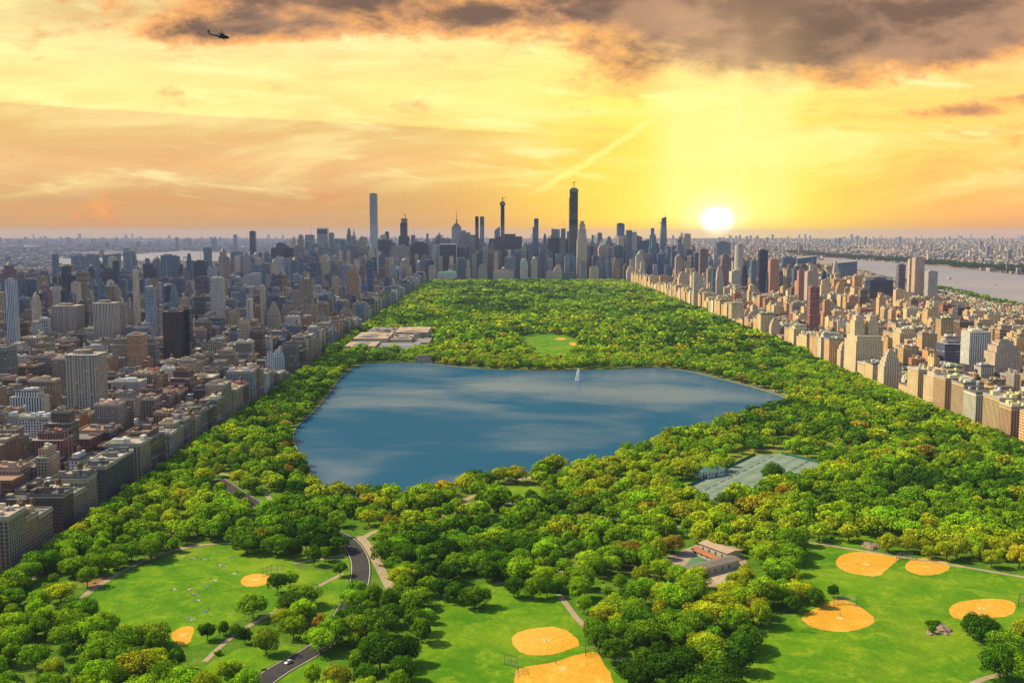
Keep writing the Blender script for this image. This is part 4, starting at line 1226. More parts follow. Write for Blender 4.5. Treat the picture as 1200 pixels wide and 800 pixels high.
exband(16, 0, 160, 312, 345, 1900, 2700)
ex.sort(key=lambda q: q[0]); cnt_ = {}
for l, r_, top, Y, (cn, c, mk_), form in ex:
    tt_ = 'slim' if r_ - l < 6 else 'broad'
    cnt_[(tt_, cn)] = cnt_.get((tt_, cn), 0) + 1
    TOW.append((l, r_, top, Y, mk_, c, form, f"{tt_} {cn} {'stepped' if form in ('setback', 'notch') else 'flat-topped' if form == 'plain' else 'pointed'} skyline tower, {ordinal(cnt_[(tt_, cn)])} {tt_} {cn} one from left"))
def scaled_box(name, parent, mat, x0, x1, y0, y1, z0, z1, col, me=None):
    return mk(name, me or UNIT[mat.name], parent, None, ((x0+x1)/2, (y0+y1)/2, z0), (x1-x0, y1-y0, z1-z0), color=col)
UNIT = {}
def unit_for(m):
    b = MB().box(-.5, .5, -.5, .5, 0, 1, bottom=True)
    UNIT[m.name] = b.mesh('unit_' + m.name, [m]); return UNIT[m.name]
for m in (F_BRICK, F_GRID, F_BAND, F_RIB, F_GLASS, F_DARK, M_BULK, M_ROOF, M_COPPER, M_WHITE, M_DARKM, M_CONC, M_STONE): unit_for(m)
# roof with a parapet around it, 1 x 1
b = MB(); e = .5; q = .47
b.add([(-e,-e,0),(e,-e,0),(e,e,0),(-e,e,0),(-e,-e,1),(e,-e,1),(e,e,1),(-e,e,1),(-q,-q,1),(q,-q,1),(q,q,1),(-q,q,1),(-q,-q,.25),(q,-q,.25),(q,q,.25),(-q,q,.25)],
      [(0,1,5,4),(1,2,6,5),(2,3,7,6),(3,0,4,7),(4,5,9,8),(5,6,10,9),(6,7,11,10),(7,4,8,11),(8,9,13,12),(9,10,14,13),(10,11,15,14),(11,8,12,15),(12,13,14,15)])
ROOFM = b.mesh('roof_with_parapet', [M_ROOF])
b = MB().lathe([(.46, .30), (.5, .32), (.5, .78), (.47, .8), (.02, 1.0)], 10)
for a in range(4):
    s_, c_ = math.sin(a*1.5708+.78)*.36, math.cos(a*1.5708+.78)*.36
    b.box(c_-.04, c_+.04, s_-.04, s_+.04, 0, .31)
TANKM = b.mesh('water_tank', [M_TANK])
TANKMS = b.mesh('water_tank_steel', [M_METAL])
b = MB().box(-.5, .5, -.5, .5, 0, .7).lathe([(.3, .7), (.32, .72), (.32, .95), (.28, 1.0)], 8)
ACM = b.mesh('cooling_unit', [M_METAL])

TFOOT = []
def crane(parent, x, y, z, h, d):
    m = MB().tube([(x, y, z), (x, y, z + h)], [1.4, 1.2], 4).tube([(x - h*.3, y, z + h*.75), (x + h * .9 * d, y, z + h * 1.1)], [1.2, .7], 4)
    mk('crane', m.mesh('crane', [M_DARKM]), parent)
for T in TOW:
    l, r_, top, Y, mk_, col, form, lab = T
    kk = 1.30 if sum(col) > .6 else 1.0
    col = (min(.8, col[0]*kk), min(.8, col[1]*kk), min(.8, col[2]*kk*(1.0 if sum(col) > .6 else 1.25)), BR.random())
    # half-turned depth: a facade faces the park's near end
    d = ray((l + r_) / 2, 300)
    Xc = d.x / d.y * Y
    w = (r_ - l) * Y / FPX
    dv = ray((l+r_)/2, top); H = CAMH + dv.z / dv.y * Y
    dep = max(16, min(42, w * .95))
    yc = Y + dep / 2
    TFOOT.append((Xc - w/2 - 1.5, Xc + w/2 + 1.5, Y - 2, Y + dep + 2, H))
    e = empty('skyscraper' if H > 62 else 'landmark_building', (Xc, yc, 0))
    tag(e, lab, 'tower' if H > 62 else 'building', 'towers of the skyline')
    m = S[mk_]; hw, hd = w/2, dep/2
    def tier(k, z0, z1, kd=None, name='shaft', mat=None, ox=0, c=None):
        kd = k if kd is None else kd
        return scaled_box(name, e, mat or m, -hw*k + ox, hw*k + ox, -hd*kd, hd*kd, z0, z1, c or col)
    R = M_BULK
    def roofbits(z, k=.9):
        scaled_box('bulkhead', e, M_BULK, -hw*.45*k, hw*.35*k, -hd*.5*k, hd*.4*k, z, z + 4.5, (*[min(.6, v*1.1+.04) for v in col[:3]], 1))
    if form in ('plain',): tier(1, 0, H); scaled_box('bulkhead', e, M_BULK, -hw*.6, hw*.5, -hd*.5, hd*.5, H, H + max(2.5, w*.09), (*[v*.8+.03 for v in col[:3]], 1))
    elif form == 'setback':
        tier(1, 0, H*.70); tier(.82, H*.70, H*.86, name='setback'); tier(.6, H*.86, H*.95, name='setback'); tier(.4, H*.95, H, name='penthouse')
    elif form == 'ziggurat':
        for i, k in enumerate((1, .88, .74, .6, .44, .28)):
            z = [0, .62, .72, .80, .88, .94, 1.0]; tier(k, H*z[i], H*z[i+1], name='shaft' if i == 0 else 'setback')
    elif form == 'notch':
        tier(1, 0, H*.60); tier(.80, H*.60, H*.86, ox=hw*.2, name='setback'); tier(.6, H*.86, H, ox=hw*.4, name='setback')
    elif form == 'taper':
        tier(1, 0, H*.84); tier(.75, H*.84, H*.93, name='setback')
        b = MB().lathe([(.5, 0), (.42, .3), (.22, .7), (.03, 1)], 8)
        mk('spire', b.mesh('spire', [M_STONE if H < 130 else M_CONC]), e, loc=(0, 0, H*.93), scale=(w*.7, dep*.7, H*.09))
    elif form == 'dome':
        tier(1, 0, H*.88); tier(.8, H*.88, H*.94, name='setback')
        b = MB().lathe([(.5, 0), (.46, .35), (.3, .75), (.05, 1)], 12)
        mk('dome', b.mesh('dome', [M_COPPER]), e, loc=(0, 0, H*.94), scale=(w*.75, dep*.75, H*.07))
    elif form == 'round':
        b = MB().lathe([(.5, 0), (.5, 1)], 24); mk('shaft', b.mesh('shaft', [m]), e, scale=(w, dep, H), color=col)
        b = MB().lathe([(.5, 0), (.5, 1)], 20); mk('crown', b.mesh('crown_ring', [M_CONC]), e, loc=(0, 0, H), scale=(w*.7, dep*.7, 5))
    elif form == 'empire':
        tier(1.25, 0, H*.42); tier(1.05, H*.42, H*.62, name='setback'); tier(.85, H*.62, H*.92, name='setback'); tier(.62, H*.92, H*.965, name='setback'); tier(.42, H*.965, H*1.0, name='penthouse')
        b = MB().tube([(0, 0, H), (0, 0, H + 22), (0, 0, H + 34), (0, 0, H + 92)], [6.5, 5.5, 2.2, .6], 8); mk('mast', b.mesh('mast', [M_CONC]), e)
    elif form == 'needle':
        tier(1, 0, H*.80); tier(.8, H*.80, H*.93, name='setback')
        hh = H*.2 if H > 120 else H*.12
        b = MB().lathe([(.4, 0), (.34, .15), (.2, .45), (.07, .7), (.015, 1)], 8); mk('spire', b.mesh('spire', [M_CONC]), e, loc=(0, 0, H*.93), scale=(w*.9, dep*.9, hh + H*.07))
    elif form == 'pencil':
        tier(.9, 0, H*.95); tier(1.3, H*.95, H*.985, mat=M_CONC, name='scaffold'); tier(.9, H*.985, H*1.0, mat=M_CONC, name='penthouse'); crane(e, 0, 0, H, 16, 1)
        tier(1.02, 0, H*.5, name='curtain_wall', mat=F_DARK, c=(.03, .05, .08, .4))
    elif form == 'crane_big':
        tier(1, 0, H*.66); tier(.98, H*.66, H*.95, mat=F_GRID, name='bare_floors', c=(.26, .2, .18, .3)); tier(1.06, H*.95, H*.985, mat=M_CONC, name='scaffold'); tier(.7, H*.985, H, mat=M_CONC, name='core')
        scaled_box('hoist', e, M_CONC, -hw-2.5, -hw, -3, 3, 0, H*.9, (1, 1, 1, 1)); crane(e, 1, 0, H, 26, .5)
    elif form == 'crane':
        tier(.85, 0, H*.92, ox=-hw*.1); tier(.7, H*.92, H, mat=M_CONC, name='core'); tier(1.25, 0, H*.70, name='setback', ox=-1); crane(e, hw*.3, 0, H, 22, -.7)
    elif form == 'darkcap':
        tier(1, 0, H*.87); tier(1.0, H*.87, H*.97, mat=F_DARK, name='dark_band', c=(.03, .06, .12, .4)); tier(1.0, H*.97, H, mat=M_WHITE, name='parapet')
    elif form == 'mast':
        tier(1, 0, H*.62, kd=1); tier(.92, H*.62, H, name='setback'); mk('mast', MB().tube([(hw*.3, 0, H), (hw*.3, 0, H+38)], [.9, .4], 5).mesh('mast', [M_METAL]), e)
    elif form == 'frame':
        tier(1, 0, H*.965)
        for sx in (-1, 1): scaled_box('crown_frame', e, M_CONC, sx*hw*.9-1, sx*hw*.9+1, -hd, hd, H*.965, H, (1, 1, 1, 1))
        scaled_box('crown_frame', e, M_CONC, -hw, hw, -hd, -hd+1.5, H*.985, H*1.0, (1, 1, 1, 1)); roofbits(H*.965, .8)
    elif form == 'whiteframe':
        tier(1, 0, H*.985)
        for sx in (-1, 1): scaled_box('frame', e, M_WHITE, sx*hw-1.2, sx*hw+1.2, -hd-1.2, -hd+2, 0, H, (1, 1, 1, 1))
        scaled_box('parapet', e, M_WHITE, -hw-1.3, hw+1.3, -hd-1.3, hd, H*.985, H+.5, (1, 1, 1, 1))
    elif form == 'shoulder':
        tier(1, 0, H*.90, ox=0); tier(.62, H*.90, H*.955, ox=-hw*.38, name='setback'); tier(.35, H*.955, H, ox=-hw*.6, name='penthouse'); tier(.45, 0, H*.82, ox=hw*1.2, name='wing')
    elif form == 'mansard':
        tier(1, 0, H*.86)
        b = MB(); b.add([(-.5,-.5,0),(.5,-.5,0),(.5,.5,0),(-.5,.5,0),(-.42,-.40,1),(.42,-.40,1),(.42,.40,1),(-.42,.40,1)], [(0,1,5,4),(1,2,6,5),(2,3,7,6),(3,0,4,7),(4,5,6,7)])
        mk('roof', b.mesh('mansard', [M_COPPER]), e, loc=(0, 0, H*.86), scale=(w*1.02, dep*1.02, H*.14))
        scaled_box('chimney', e, M_WHITE, hw*.1, hw*.5, -3, 3, H, H+6, (1, 1, 1, 1))
    elif form in ('slant', 'peak'):
        k = .90 if form == 'slant' else .84
        z = k
        b = MB()
        if form == 'slant': b.add([(-.5,-.5,0),(.5,-.5,0),(.5,.5,0),(-.5,.5,0),(-.5,-.5,z),(.5,-.5,1),(.5,.5,1),(-.5,.5,z)], [(4,5,6,7),(0,1,5,4),(1,2,6,5),(2,3,7,6),(3,0,4,7)])
        else: b.add([(-.55,-.5,0),(.55,-.5,0),(.55,.5,0),(-.55,.5,0),(-.12,-.4,.97),(.34,-.4,1),(.34,.4,1),(-.12,.4,.97)], [(4,5,6,7),(0,1,5,4),(1,2,6,5),(2,3,7,6),(3,0,4,7)])
        mk('shaft', b.mesh('slanted_shaft', [m]), e, scale=(w, dep, H), color=col)
        if form == 'peak': scaled_box('observation_deck', e, M_CONC, -hw*.85, -hw*.1, -hd*.5, hd*.5, H*.88, H*.89, (1, 1, 1, 1)); mk('mast', MB().tube([(hw*.3, 0, H), (hw*.3, 0, H+14)], [1.5, .5], 5).mesh('mast', [M_METAL]), e)
    elif form == 'penthouse':
        tier(1, 0, H*.93)
        tier(1.03, H*.93, H*.945, name='cornice', mat=M_STONE)
        b = MB().lathe([(.5, 0), (.5, .9), (.42, 1)], 16); mk('penthouse', b.mesh('penthouse', [M_BULK]), e, loc=(0, 0, H*.945), scale=(w*.42, dep*.5, H*.055), color=(.30, .24, .18, 1))
        scaled_box('bulkhead', e, M_BULK, -hw*.7, -hw*.3, -hd*.4, hd*.4, H*.945, H*.945+4, (.4, .35, .3, 1))
        for sx in (-.5, 0, .5): tier(.06, 0, H*.93, kd=1.03, ox=hw*sx, name='pilaster', mat=M_STONE)
    elif form == 'center':
        tier(1, 0, H*.85); tier(.6, H*.85, H*.95, name='setback'); tier(.2, H*.95, H*1.08, name='turret')
        b = MB().lathe([(.5, 0), (.05, 1)], 8); mk('spire', b.mesh('spire', [M_STONE]), e, loc=(0, 0, H*1.08), scale=(w*.2, w*.2, 9))
    elif form == 'twin':
        tier(1, 0, H*.56, kd=1.4); tier(.9, H*.56, H*.64, kd=1.25, name='setback')
        for sx in (-1, 1):
            ox = hw*.52*sx
            scaled_box('tower', e, m, ox-hw*.36, ox+hw*.36, -hd*.55, hd*.55, H*.64, H*.88, col)
            scaled_box('setback', e, m, ox-hw*.25, ox+hw*.25, -hd*.4, hd*.4, H*.88, H*.95, col)
            b = MB().lathe([(.5, 0), (.35, .5), (.05, 1)], 8); mk('spire', b.mesh('spire', [M_STONE]), e, loc=(ox, 0, H*.95), scale=(hw*.42, hw*.42, H*.06))

def hits_tower(b):
    return any(b['x0'] < f[1] and b['x1'] > f[0] and b['y0'] < f[3] and b['y1'] > f[2] for f in TFOOT)
BLD = [b for b in BLD if not hits_tower(b)]
# nothing random may hide a named tower's upper half
for b in BLD:
    l, _ = PXY(b['x0'], b['y0'], b['h']); r_, tp = PXY(b['x1'], b['y0'], b['h'])
    for f, T in zip(TFOOT[:NTOW], TOW):
        if f[2] > b['y1'] and r_ > T[0] - 2 and l < T[1] + 2:
            _, tb = PXY(0, f[2], 0)
            lim = T[2] + (.34 if T[3] > 4000 else (.60 if T[3] > 2200 else .86)) * (tb - T[2])
            hm = CAMH - (lim - 270) * b['y0'] / FPX
            if T[3] < 9000 and b['h'] > hm: b['h'] = max(9, hm + BR.uniform(-3, 3))
def appsize(b):
    l, tp = PXY(b['x0'], b['y0'], b['h']); r_, bt = PXY(b['x1'], b['y0'], 0)
    if r_ < 2 or l > 1198: return -1
    bt = min(bt, 800)
    w = max(2, r_ - l); hgt = max(0, bt - tp)
    side = abs(b['y1'] - b['y0']) * abs((b['x0'] + b['x1']) / 2) / b['y0'] ** 2 * FPX
    return (w + side) * (hgt + .2 * w) * (1.5 if b['park'] else 1)
for b in BLD: b['s'] = appsize(b)
APT = sorted([b for b in BLD if b['h'] >= 20 and b['s'] > 0], key=lambda b: -b['s'])[:300]
ROW = sorted([b for b in BLD if b['h'] < 20 and b['s'] > 0], key=lambda b: -b['s'])[:300]
chosen = set(id(b) for b in APT + ROW)
REST = [b for b in BLD if id(b) not in chosen]

ROWW = ['park-front', 'second', 'third', 'fourth', 'fifth', 'sixth', 'seventh', 'eighth', 'ninth', 'tenth']
def rowword(b): return ROWW[b['row']] if b['row'] < 10 else 'far'
TANKW = {0: 'flat roof', 1: 'roof tank', 2: 'roof huts'}
for kindname, lst in (('apartment_building', APT), ('row_house', ROW)):
    gr = {}
    for b in lst: gr.setdefault((b['side'], b['row'], b['cn']), []).append(b)
    for (sd, rw, cn), v in gr.items():
        v.sort(key=lambda b: b['y0'])
        for k, b in enumerate(v):
            hw_ = 'low' if b['h'] < 26 else ('mid-height' if b['h'] < 40 else 'tall')
            what = 'apartment building' if kindname == 'apartment_building' else 'house'
            side = 'left' if sd < 0 else 'right'
            b['lab'] = f"{(hw_ + ' ') if what != 'house' else ''}{cn} {what}, {side} side {rowword(b)} row, {ordinal(k+1)} nearest of these"
HERO = sorted([b for b in APT if b['park'] and b['side'] < 0], key=lambda b: b['y0'])[:9] + sorted([b for b in APT if b['park'] and b['side'] > 0], key=lambda b: b['y0'])[:5]
heroids = set(id(b) for b in HERO)
def plain_wall():
    m, t, out = newmat('masonry_wall'); g = geo(t); X, Y, Z = sep(t, g.outputs['Position'])
    oi = t.nodes.new('ShaderNodeObjectInfo')
    n = noise(t, g.outputs['Position'], .08, 4, .6) * .5 + noise(t, comb(t, X, Y, Z * .1), .8, 3, .7) * .5 + .5
    c = mixc(t, 1.0, oi.outputs['Color'], comb(t, n, n, n), 'MULTIPLY')
    c = mixc(t, (Z / 2.5).frac().lt(.1) * .18, c, (.7, .65, .58))
    principled(t, out, c, .9, .2); return m
M_WALL = plain_wall(); unit_for(M_WALL)
b_ = MB().box(-.76, .76, -.06, .02, -.84, .88, 2).box(-.68, .68, -.075, -.061, -.76, .80, 0).box(-.84, .84, -.2, .02, -.98, -.85, 1).box(-.03, .03, -.09, -.0755, -.76, .80, 2)
WINM = b_.mesh('window', [M_GLASSPANE, M_STONE, M_DARKM])
def add_windows(e, b, w, d, h):
    sd = -1 if b['side'] < 0 else 1
    spots = []
    nv = int((h - 3) / 2.5)
    nu = max(2, int((w - 2) / 2.5))
    for i in range(nu):
        for j in range(nv): spots.append((-w/2 + (i + .5) * w / nu, -d/2 - .02, 1.9 + j * 2.5 + 1.0, 0.0, 0))
    nu = max(2, int((d - 2) / 2.5))
    for i in range(nu):
        for j in range(nv): spots.append((-sd * (w/2 + .02), -d/2 + (i + .5) * d / nu, 1.9 + j * 2.5 + 1.0, RAD(90 if -sd > 0 else -90), 1))
    spots.sort(key=lambda s: -s[2] + (.12 * abs(s[1] + d/2)))
    wm = np.array([v.co[:] for v in WINM.vertices]); 
    for k, s in enumerate(spots[:100]): mk('window', WINM, e, loc=s[:3], rz=s[3])
    rest = spots[100:]
    if rest:
        V_, F_, M_ = [], [], []
        for s in rest:
            c, q = math.cos(s[3]), math.sin(s[3]); base = len(V_)
            for p in wm: V_.append((p[0]*c - p[1]*q + s[0], p[0]*q + p[1]*c + s[1], p[2] + s[2]))
            for f in WINM.polygons: F_.append([base + i for i in f.vertices]); M_.append(f.material_index)
        me = bpy.data.meshes.new('windows_rest'); me.from_pydata(V_, [], F_); me.materials.append(M_GLASSPANE); me.materials.append(M_STONE); me.materials.append(M_DARKM)
        me.polygons.foreach_set('material_index', M_); me.update()
        tag(mk('window', me, e), kind='stuff')
FM = [F_BRICK, F_BRICK, F_BRICK, F_BRICK, F_GRID, F_GRID, F_RIB, F_BAND]
def rooftop(e, b, w, d, h, big):
    rc = BR.choice([(.50, .42, .33), (.34, .29, .24), (.14, .13, .12), (.62, .54, .43), (.40, .25, .17), (.24, .21, .18)])
    mk('roof', ROOFM, e, loc=(0, 0, h), scale=(w + .5, d + .5, 1.5), color=(*rc, 1))
    kk = BR.uniform(.7, 2.2); wc = [min(.7, v * kk + .05) for v in b['c']]
    n = (BR.choice([4, 5, 6, 8]) if big else BR.choice([0, 1, 1, 2]))
    for _ in range(n):
        sx, sy = min(w*.42, BR.uniform(1.5, 8)), min(d*.42, BR.uniform(1.5, 8)); x, y = BR.uniform(-.5, .5) * (w - sx - 2), BR.uniform(-.5, .5) * (d - sy - 2)
        hh = BR.uniform(2, 4.5) * (1 if big else .7)
        scaled_box('bulkhead', e, M_BULK, x - sx/2, x + sx/2, y - sy/2, y + sy/2, h + .4, h + .4 + hh, (*wc, 1))
    if BR.random() < (.55 if big else .12):
        s = BR.uniform(3.4, 4.6); x, y = BR.uniform(-.33, .33) * w, BR.uniform(-.33, .33) * d
        mk('water_tank', TANKM if BR.random() < .75 else TANKMS, e, loc=(x, y, h + (3.5 if n else .4)), scale=(s, s, s * 1.7))
    if big and BR.random() < .6:
        for _ in range(BR.choice([2, 3, 4])):
            mk('cooling_unit', ACM, e, loc=(BR.uniform(-.4, .4) * w, BR.uniform(-.4, .4) * d, h + .4), scale=(2.6, 2.6, 2.0))
for lst, nm, cat, grp in ((APT, 'apartment_building', 'apartment building', 'apartment buildings beside the park'), (ROW, 'row_house', 'house', 'low houses between the avenues')):
    for b in lst:
        w, d, h = b['x1'] - b['x0'], b['y1'] - b['y0'], b['h']
        e = empty(nm, ((b['x0']+b['x1'])/2, (b['y0']+b['y1'])/2, 0)); tag(e, b['lab'], cat, grp)
        hero = id(b) in heroids; b['hero'] = hero
        fm = M_WALL if hero else ((F_BRICK if b['park'] and b['side'] > 0 else BR.choice(FM)) if nm != 'row_house' else F_BRICK)
        col = (*b['c'], BR.random())
        big = nm != 'row_house'
        if big and not hero and BR.random() < .4 and h > 26:
            k = BR.uniform(.80, .9); hb = h * k
            scaled_box('wall', e, fm, -w/2, w/2, -d/2, d/2, 0, hb, col)
            scaled_box('setback', e, fm, -w*.38, w*.38, -d*.38, d*.38, hb, h, col)
            scaled_box('cornice', e, M_STONE, -w/2-.3, w/2+.3, -d/2-.3, d/2+.3, hb, hb+.6, (1, 1, 1, 1))
            rooftop(e, b, w*.76, d*.76, h, True)
        else:
            scaled_box('wall', e, fm, -w/2, w/2, -d/2, d/2, 0, h, col)
            if hero: add_windows(e, b, w, d, h)
            if big: scaled_box('cornice', e, M_STONE, -w/2-.5, w/2+.5, -d/2-.5, d/2+.5, h - 1.0, h - .01, (1, 1, 1, 1))
            rooftop(e, b, w, d, h, big)
# everything further off as one mass
def boxes_mesh(name, rows, label):
    A = np.array(rows, dtype=np.float64); n = len(A)
    x0, x1, y0, y1, z0, z1 = A[:, :6].T
    P = np.stack([np.stack(p, -1) for p in ((x0,y0,z0),(x1,y0,z0),(x1,y1,z0),(x0,y1,z0),(x0,y0,z1),(x1,y0,z1),(x1,y1,z1),(x0,y1,z1))], 1)
    f = np.array([(4,5,6,7),(0,1,5,4),(1,2,6,5),(2,3,7,6),(3,0,4,7)])
    F = (f[None] + (np.arange(n) * 8)[:, None, None]).reshape(-1, 4)
    me = mesh_np(name, P.reshape(-1, 3), F, {'col': np.repeat(A[:, 6:10], 5, axis=0)}, [F_CITY])
    o = mk(name, me); tag(o, label, kind='stuff'); return o
rows_ = []
for b in REST:
    a = BR.random(); w, d = b['x1']-b['x0'], b['y1']-b['y0']; h = b['h']
    c = b['c']
    if h > 45 and BR.random() < .5:
        k = BR.uniform(.6, .9)
        rows_.append((b['x0'], b['x1'], b['y0'], b['y1'], 0, h*k, *c, a)); rows_.append((b['x0']+w*.12, b['x1']-w*.12, b['y0']+d*.12, b['y1']-d*.12, h*k, h, *c, a))
        k2 = .12
    else: rows_.append((b['x0'], b['x1'], b['y0'], b['y1'], 0, h, *c, a)); k2 = 0
    for _ in range(BR.choice([2, 3, 4, 5]) if b['y0'] < 2600 else (2 if b['y0'] < 4200 else 1)):
        sx, sy = min(w*.4, BR.uniform(3, 10)), min(d*.4, BR.uniform(3, 10)); x = b['x0'] + w*k2 + BR.uniform(.04, .96)*(w*(1-2*k2)-sx); y = b['y0'] + d*k2 + BR.uniform(.04, .96)*(d*(1-2*k2)-sy)
        kk = BR.uniform(.7, 1.8); q = [min(.7, v*kk+.03) for v in c]
        rows_.append((x, x+sx, y, y+sy, h, h+BR.uniform(2, 5), *q, a))
boxes_mesh('distant_city', rows_, 'mass of town blocks beyond the nearest houses and under the skyline')
RIV = [(1460, 900), (1460, 2950), (1640, 4000), (1800, 5000), (2050, 6000), (2240, 7200), (2330, 8600), (2440, 8600), (2540, 7320), (2560, 6600), (2511, 5570), (2463, 4900), (2620, 3600), (2620, 900)]
RIV2 = [G(*p) for p in ((60,309),(110,313),(150,315),(262,310),(300,303),(262,296),(215,294),(175,296),(130,302),(60,303))]
rows_ = []
for i in range(24000):
    y = 3300 + 22000 * BR.random() ** 1.35
    x = BR.uniform(-.52, .52) * y
    if -2700 < x < 1540 and y < 9900: continue
    if inside((x, y), RIV) or inside((x, y), RIV2): continue
    if x > 0 and x < 2700 and y < 4800: continue
    if 0 < x and x < np.interp(y, [2950, 4000, 5000, 6000, 7200, 8600], [1460, 1640, 1800, 2050, 2240, 2330]) and y < 7300: continue
    n = mnoise.noise(Vector((x*.0009, y*.0006, 4)))
    if n < -.25: continue
    s = BR.uniform(9, 26) * (1 + y / 14000); h = BR.uniform(5, 13) * (1 + (y / 16000))
    if BR.random() < .035 + max(0, n - .25) * .3: h *= BR.uniform(2, 5.0); s *= .8
    h = min(h, CAMH * .95 - 4)
    c = BR.choice([(.20, .25, .36), (.34, .37, .44), (.14, .19, .30), (.42, .42, .44), (.26, .2, .2)]) if x < 0 else BR.choice([(.42, .33, .24), (.5, .40, .29), (.30, .2, .15), (.20, .23, .29), (.56, .47, .36)])  # colours carry the haze tint, blue on the left and warm on the right
    rows_.append((x, x+s, y, y+s*BR.uniform(.5, 1.4), 0, h, *c, BR.random()))
boxes_mesh('far_suburbs', rows_, 'low towns beyond the rivers out to the horizon')
# trees in the town: backyards, avenues, river banks
tt = []
GREENS = ['dark green', 'deep green', 'green', 'bright green', 'olive']
for i in range(5200):
    y = BR.uniform(560, 3000); x = BR.choice([BR.uniform(-1300, FACL - 34), BR.uniform(FACR + 30, 1400)])
    px, py = PXY(x, y)
    if not (-20 < px < 1220): continue
    k = (y - 706) % 78
    if not (26.5 < k < 35.5): continue
    if any(b['x0']-3 < x < b['x1']+3 and b['y0']-3 < y < b['y1']+3 for b in APT + ROW): continue
    tt.append((x, y, BR.uniform(3, 5.5), 1.3, BR.uniform(0, 6), jitter(PAL[BR.choice(GREENS)])))
scatter('foliage', LOD2, tt, 'backyard trees between the town houses')
tt = []
for i in range(420):
    y = BR.uniform(2000, 4300); tt.append((np.interp(y, [2000, 2950, 4000, 5000], [1425, 1430, 1610, 1770]) + BR.uniform(-30, 22), y, BR.uniform(6, 9), 1.0, BR.uniform(0, 6), jitter(PAL[BR.choice(GREENS)])))
for i in range(2600):
    y = BR.uniform(3900, 9800)
    x0 = np.interp(y, [3900, 4900, 5570, 6600, 7320, 8600, 12000], [2620, 2463, 2511, 2560, 2540, 2440, 2900]) + 20
    x = x0 + BR.uniform(30, 230) + 60 * mnoise.noise(Vector((y*.004, 0, 0)))
    if mnoise.noise(Vector((y*.0017, 3, 0))) < -.12 and BR.random() < .8: continue
    tt.append((x, y, BR.uniform(9, 16), 1.1, BR.uniform(0, 6), jitter((.05, .10, .035))))
scatter('forest', LOD3, tt, 'wooded river banks')
# ---------------------------------------------------------------- museum
M_MUSR = simple('museum_roof', (.52, .38, .26), var=.55, scale=.09)
M_MUSR2 = simple('museum_roof_grey', (.30, .27, .26), var=.3, scale=.08)
M_MUSW = simple('museum_stone', (.55, .47, .37), var=.15, scale=.1)
def skylight_mat():
    m, t, out = newmat('skylight_glass'); g = geo(t); X, Y, Z = sep(t, g.outputs['Position'])
    k = (X / 3.2).frac().lt(.3)
    c = mixc(t, k, (.20, .26, .36), (.6, .6, .6)); principled(t, out, c, .3, .5); return m
M_SKYL = skylight_mat()
mx0, mx1, my0, my1 = -276, -108, 1770, 2230
mus = empty('museum_building', ((MET[0]+MET[1])/2, (MET[2]+MET[3])/2, 0)); mus.scale = ((MET[1]-MET[0])/(mx1-mx0), (MET[3]-MET[2])/(my1-my0), .72); tag(mus, 'long low stone museum of joined flat-roofed wings behind the reservoir trees', 'museum')
def wing(x0, x1, y0, y1, h, roof, name='wing'):
    b = MB().box(x0, x1, y0, y1, 0, h, 0).box(x0-.6, x1+.6, y0-.6, y1+.6, h, h+1.2, 1)
    o = mk(name, b.mesh(name, [M_MUSW, roof]), mus, loc=(-(mx0+mx1)/2, -(my0+my1)/2, 0)); return o
wing(-272, -212, 1775, 1880, 17, M_MUSR); wing(-205, -128, 1790, 1868, 15, M_MUSR2); wing(-270, -200, 1900, 2060, 22, M_MUSR)
wing(-192, -150, 1890, 2010, 21, M_MUSR); wing(-140, -112, 1880, 1990, 14, M_MUSR2); wing(-262, -205, 2085, 2215, 20, M_MUSR2); wing(-196, -125, 2040, 2190, 24, M_MUSR)
wing(-211, -206, 1780, 1900, 12, M_MUSR2)
for (x0, x1, y0, y1, h) in ((-262, -222, 1925, 1960, 23.4), (-262, -222, 1975, 2040, 23.4), (-186, -158, 1905, 1990, 22.4), (-188, -134, 2060, 2120, 25.4), (-256, -214, 2110, 2190, 21.4), (-258, -228, 1795, 1860, 18.4)):
    b = MB(); xm = (x0+x1)/2
    b.add([(x0,y0,h),(x1,y0,h),(x1,y1,h),(x0,y1,h),(xm,y0,h+3.5),(xm,y1,h+3.5)], [(0,1,4),(3,5,2),(0,4,5,3),(1,2,5,4)])
    mk('skylight', b.mesh('skylight', [M_MUSR2 if BR.random() < .5 else M_MUSR]), mus, loc=(-(mx0+mx1)/2, -(my0+my1)/2, 0))
b = MB().add([(-204,1772,2),(-132,1772,2),(-132,1789,15.5),(-204,1789,15.5),(-204,1789,2),(-132,1789,2)], [(0,1,2,3),(0,3,4),(1,5,2)])
mk('glass_wall', b.mesh('glass_wall', [M_SKYL]), mus, loc=(-(mx0+mx1)/2, -(my0+my1)/2, 0))
for k in range(34):
    x, y = BR.uniform(-265, -130), BR.uniform(1900, 2180)
    s = BR.uniform(2, 5); mk('bulkhead', MB().box(x-s, x+s, y-s, y+s, 14, 24 + s*.5).mesh('bulkhead', [M_BULK]), mus, loc=(-(mx0+mx1)/2, -(my0+my1)/2, 0), color=BR.choice([(.2, .17, .15, 1), (.5, .42, .34, 1), (.3, .25, .2, 1)]))

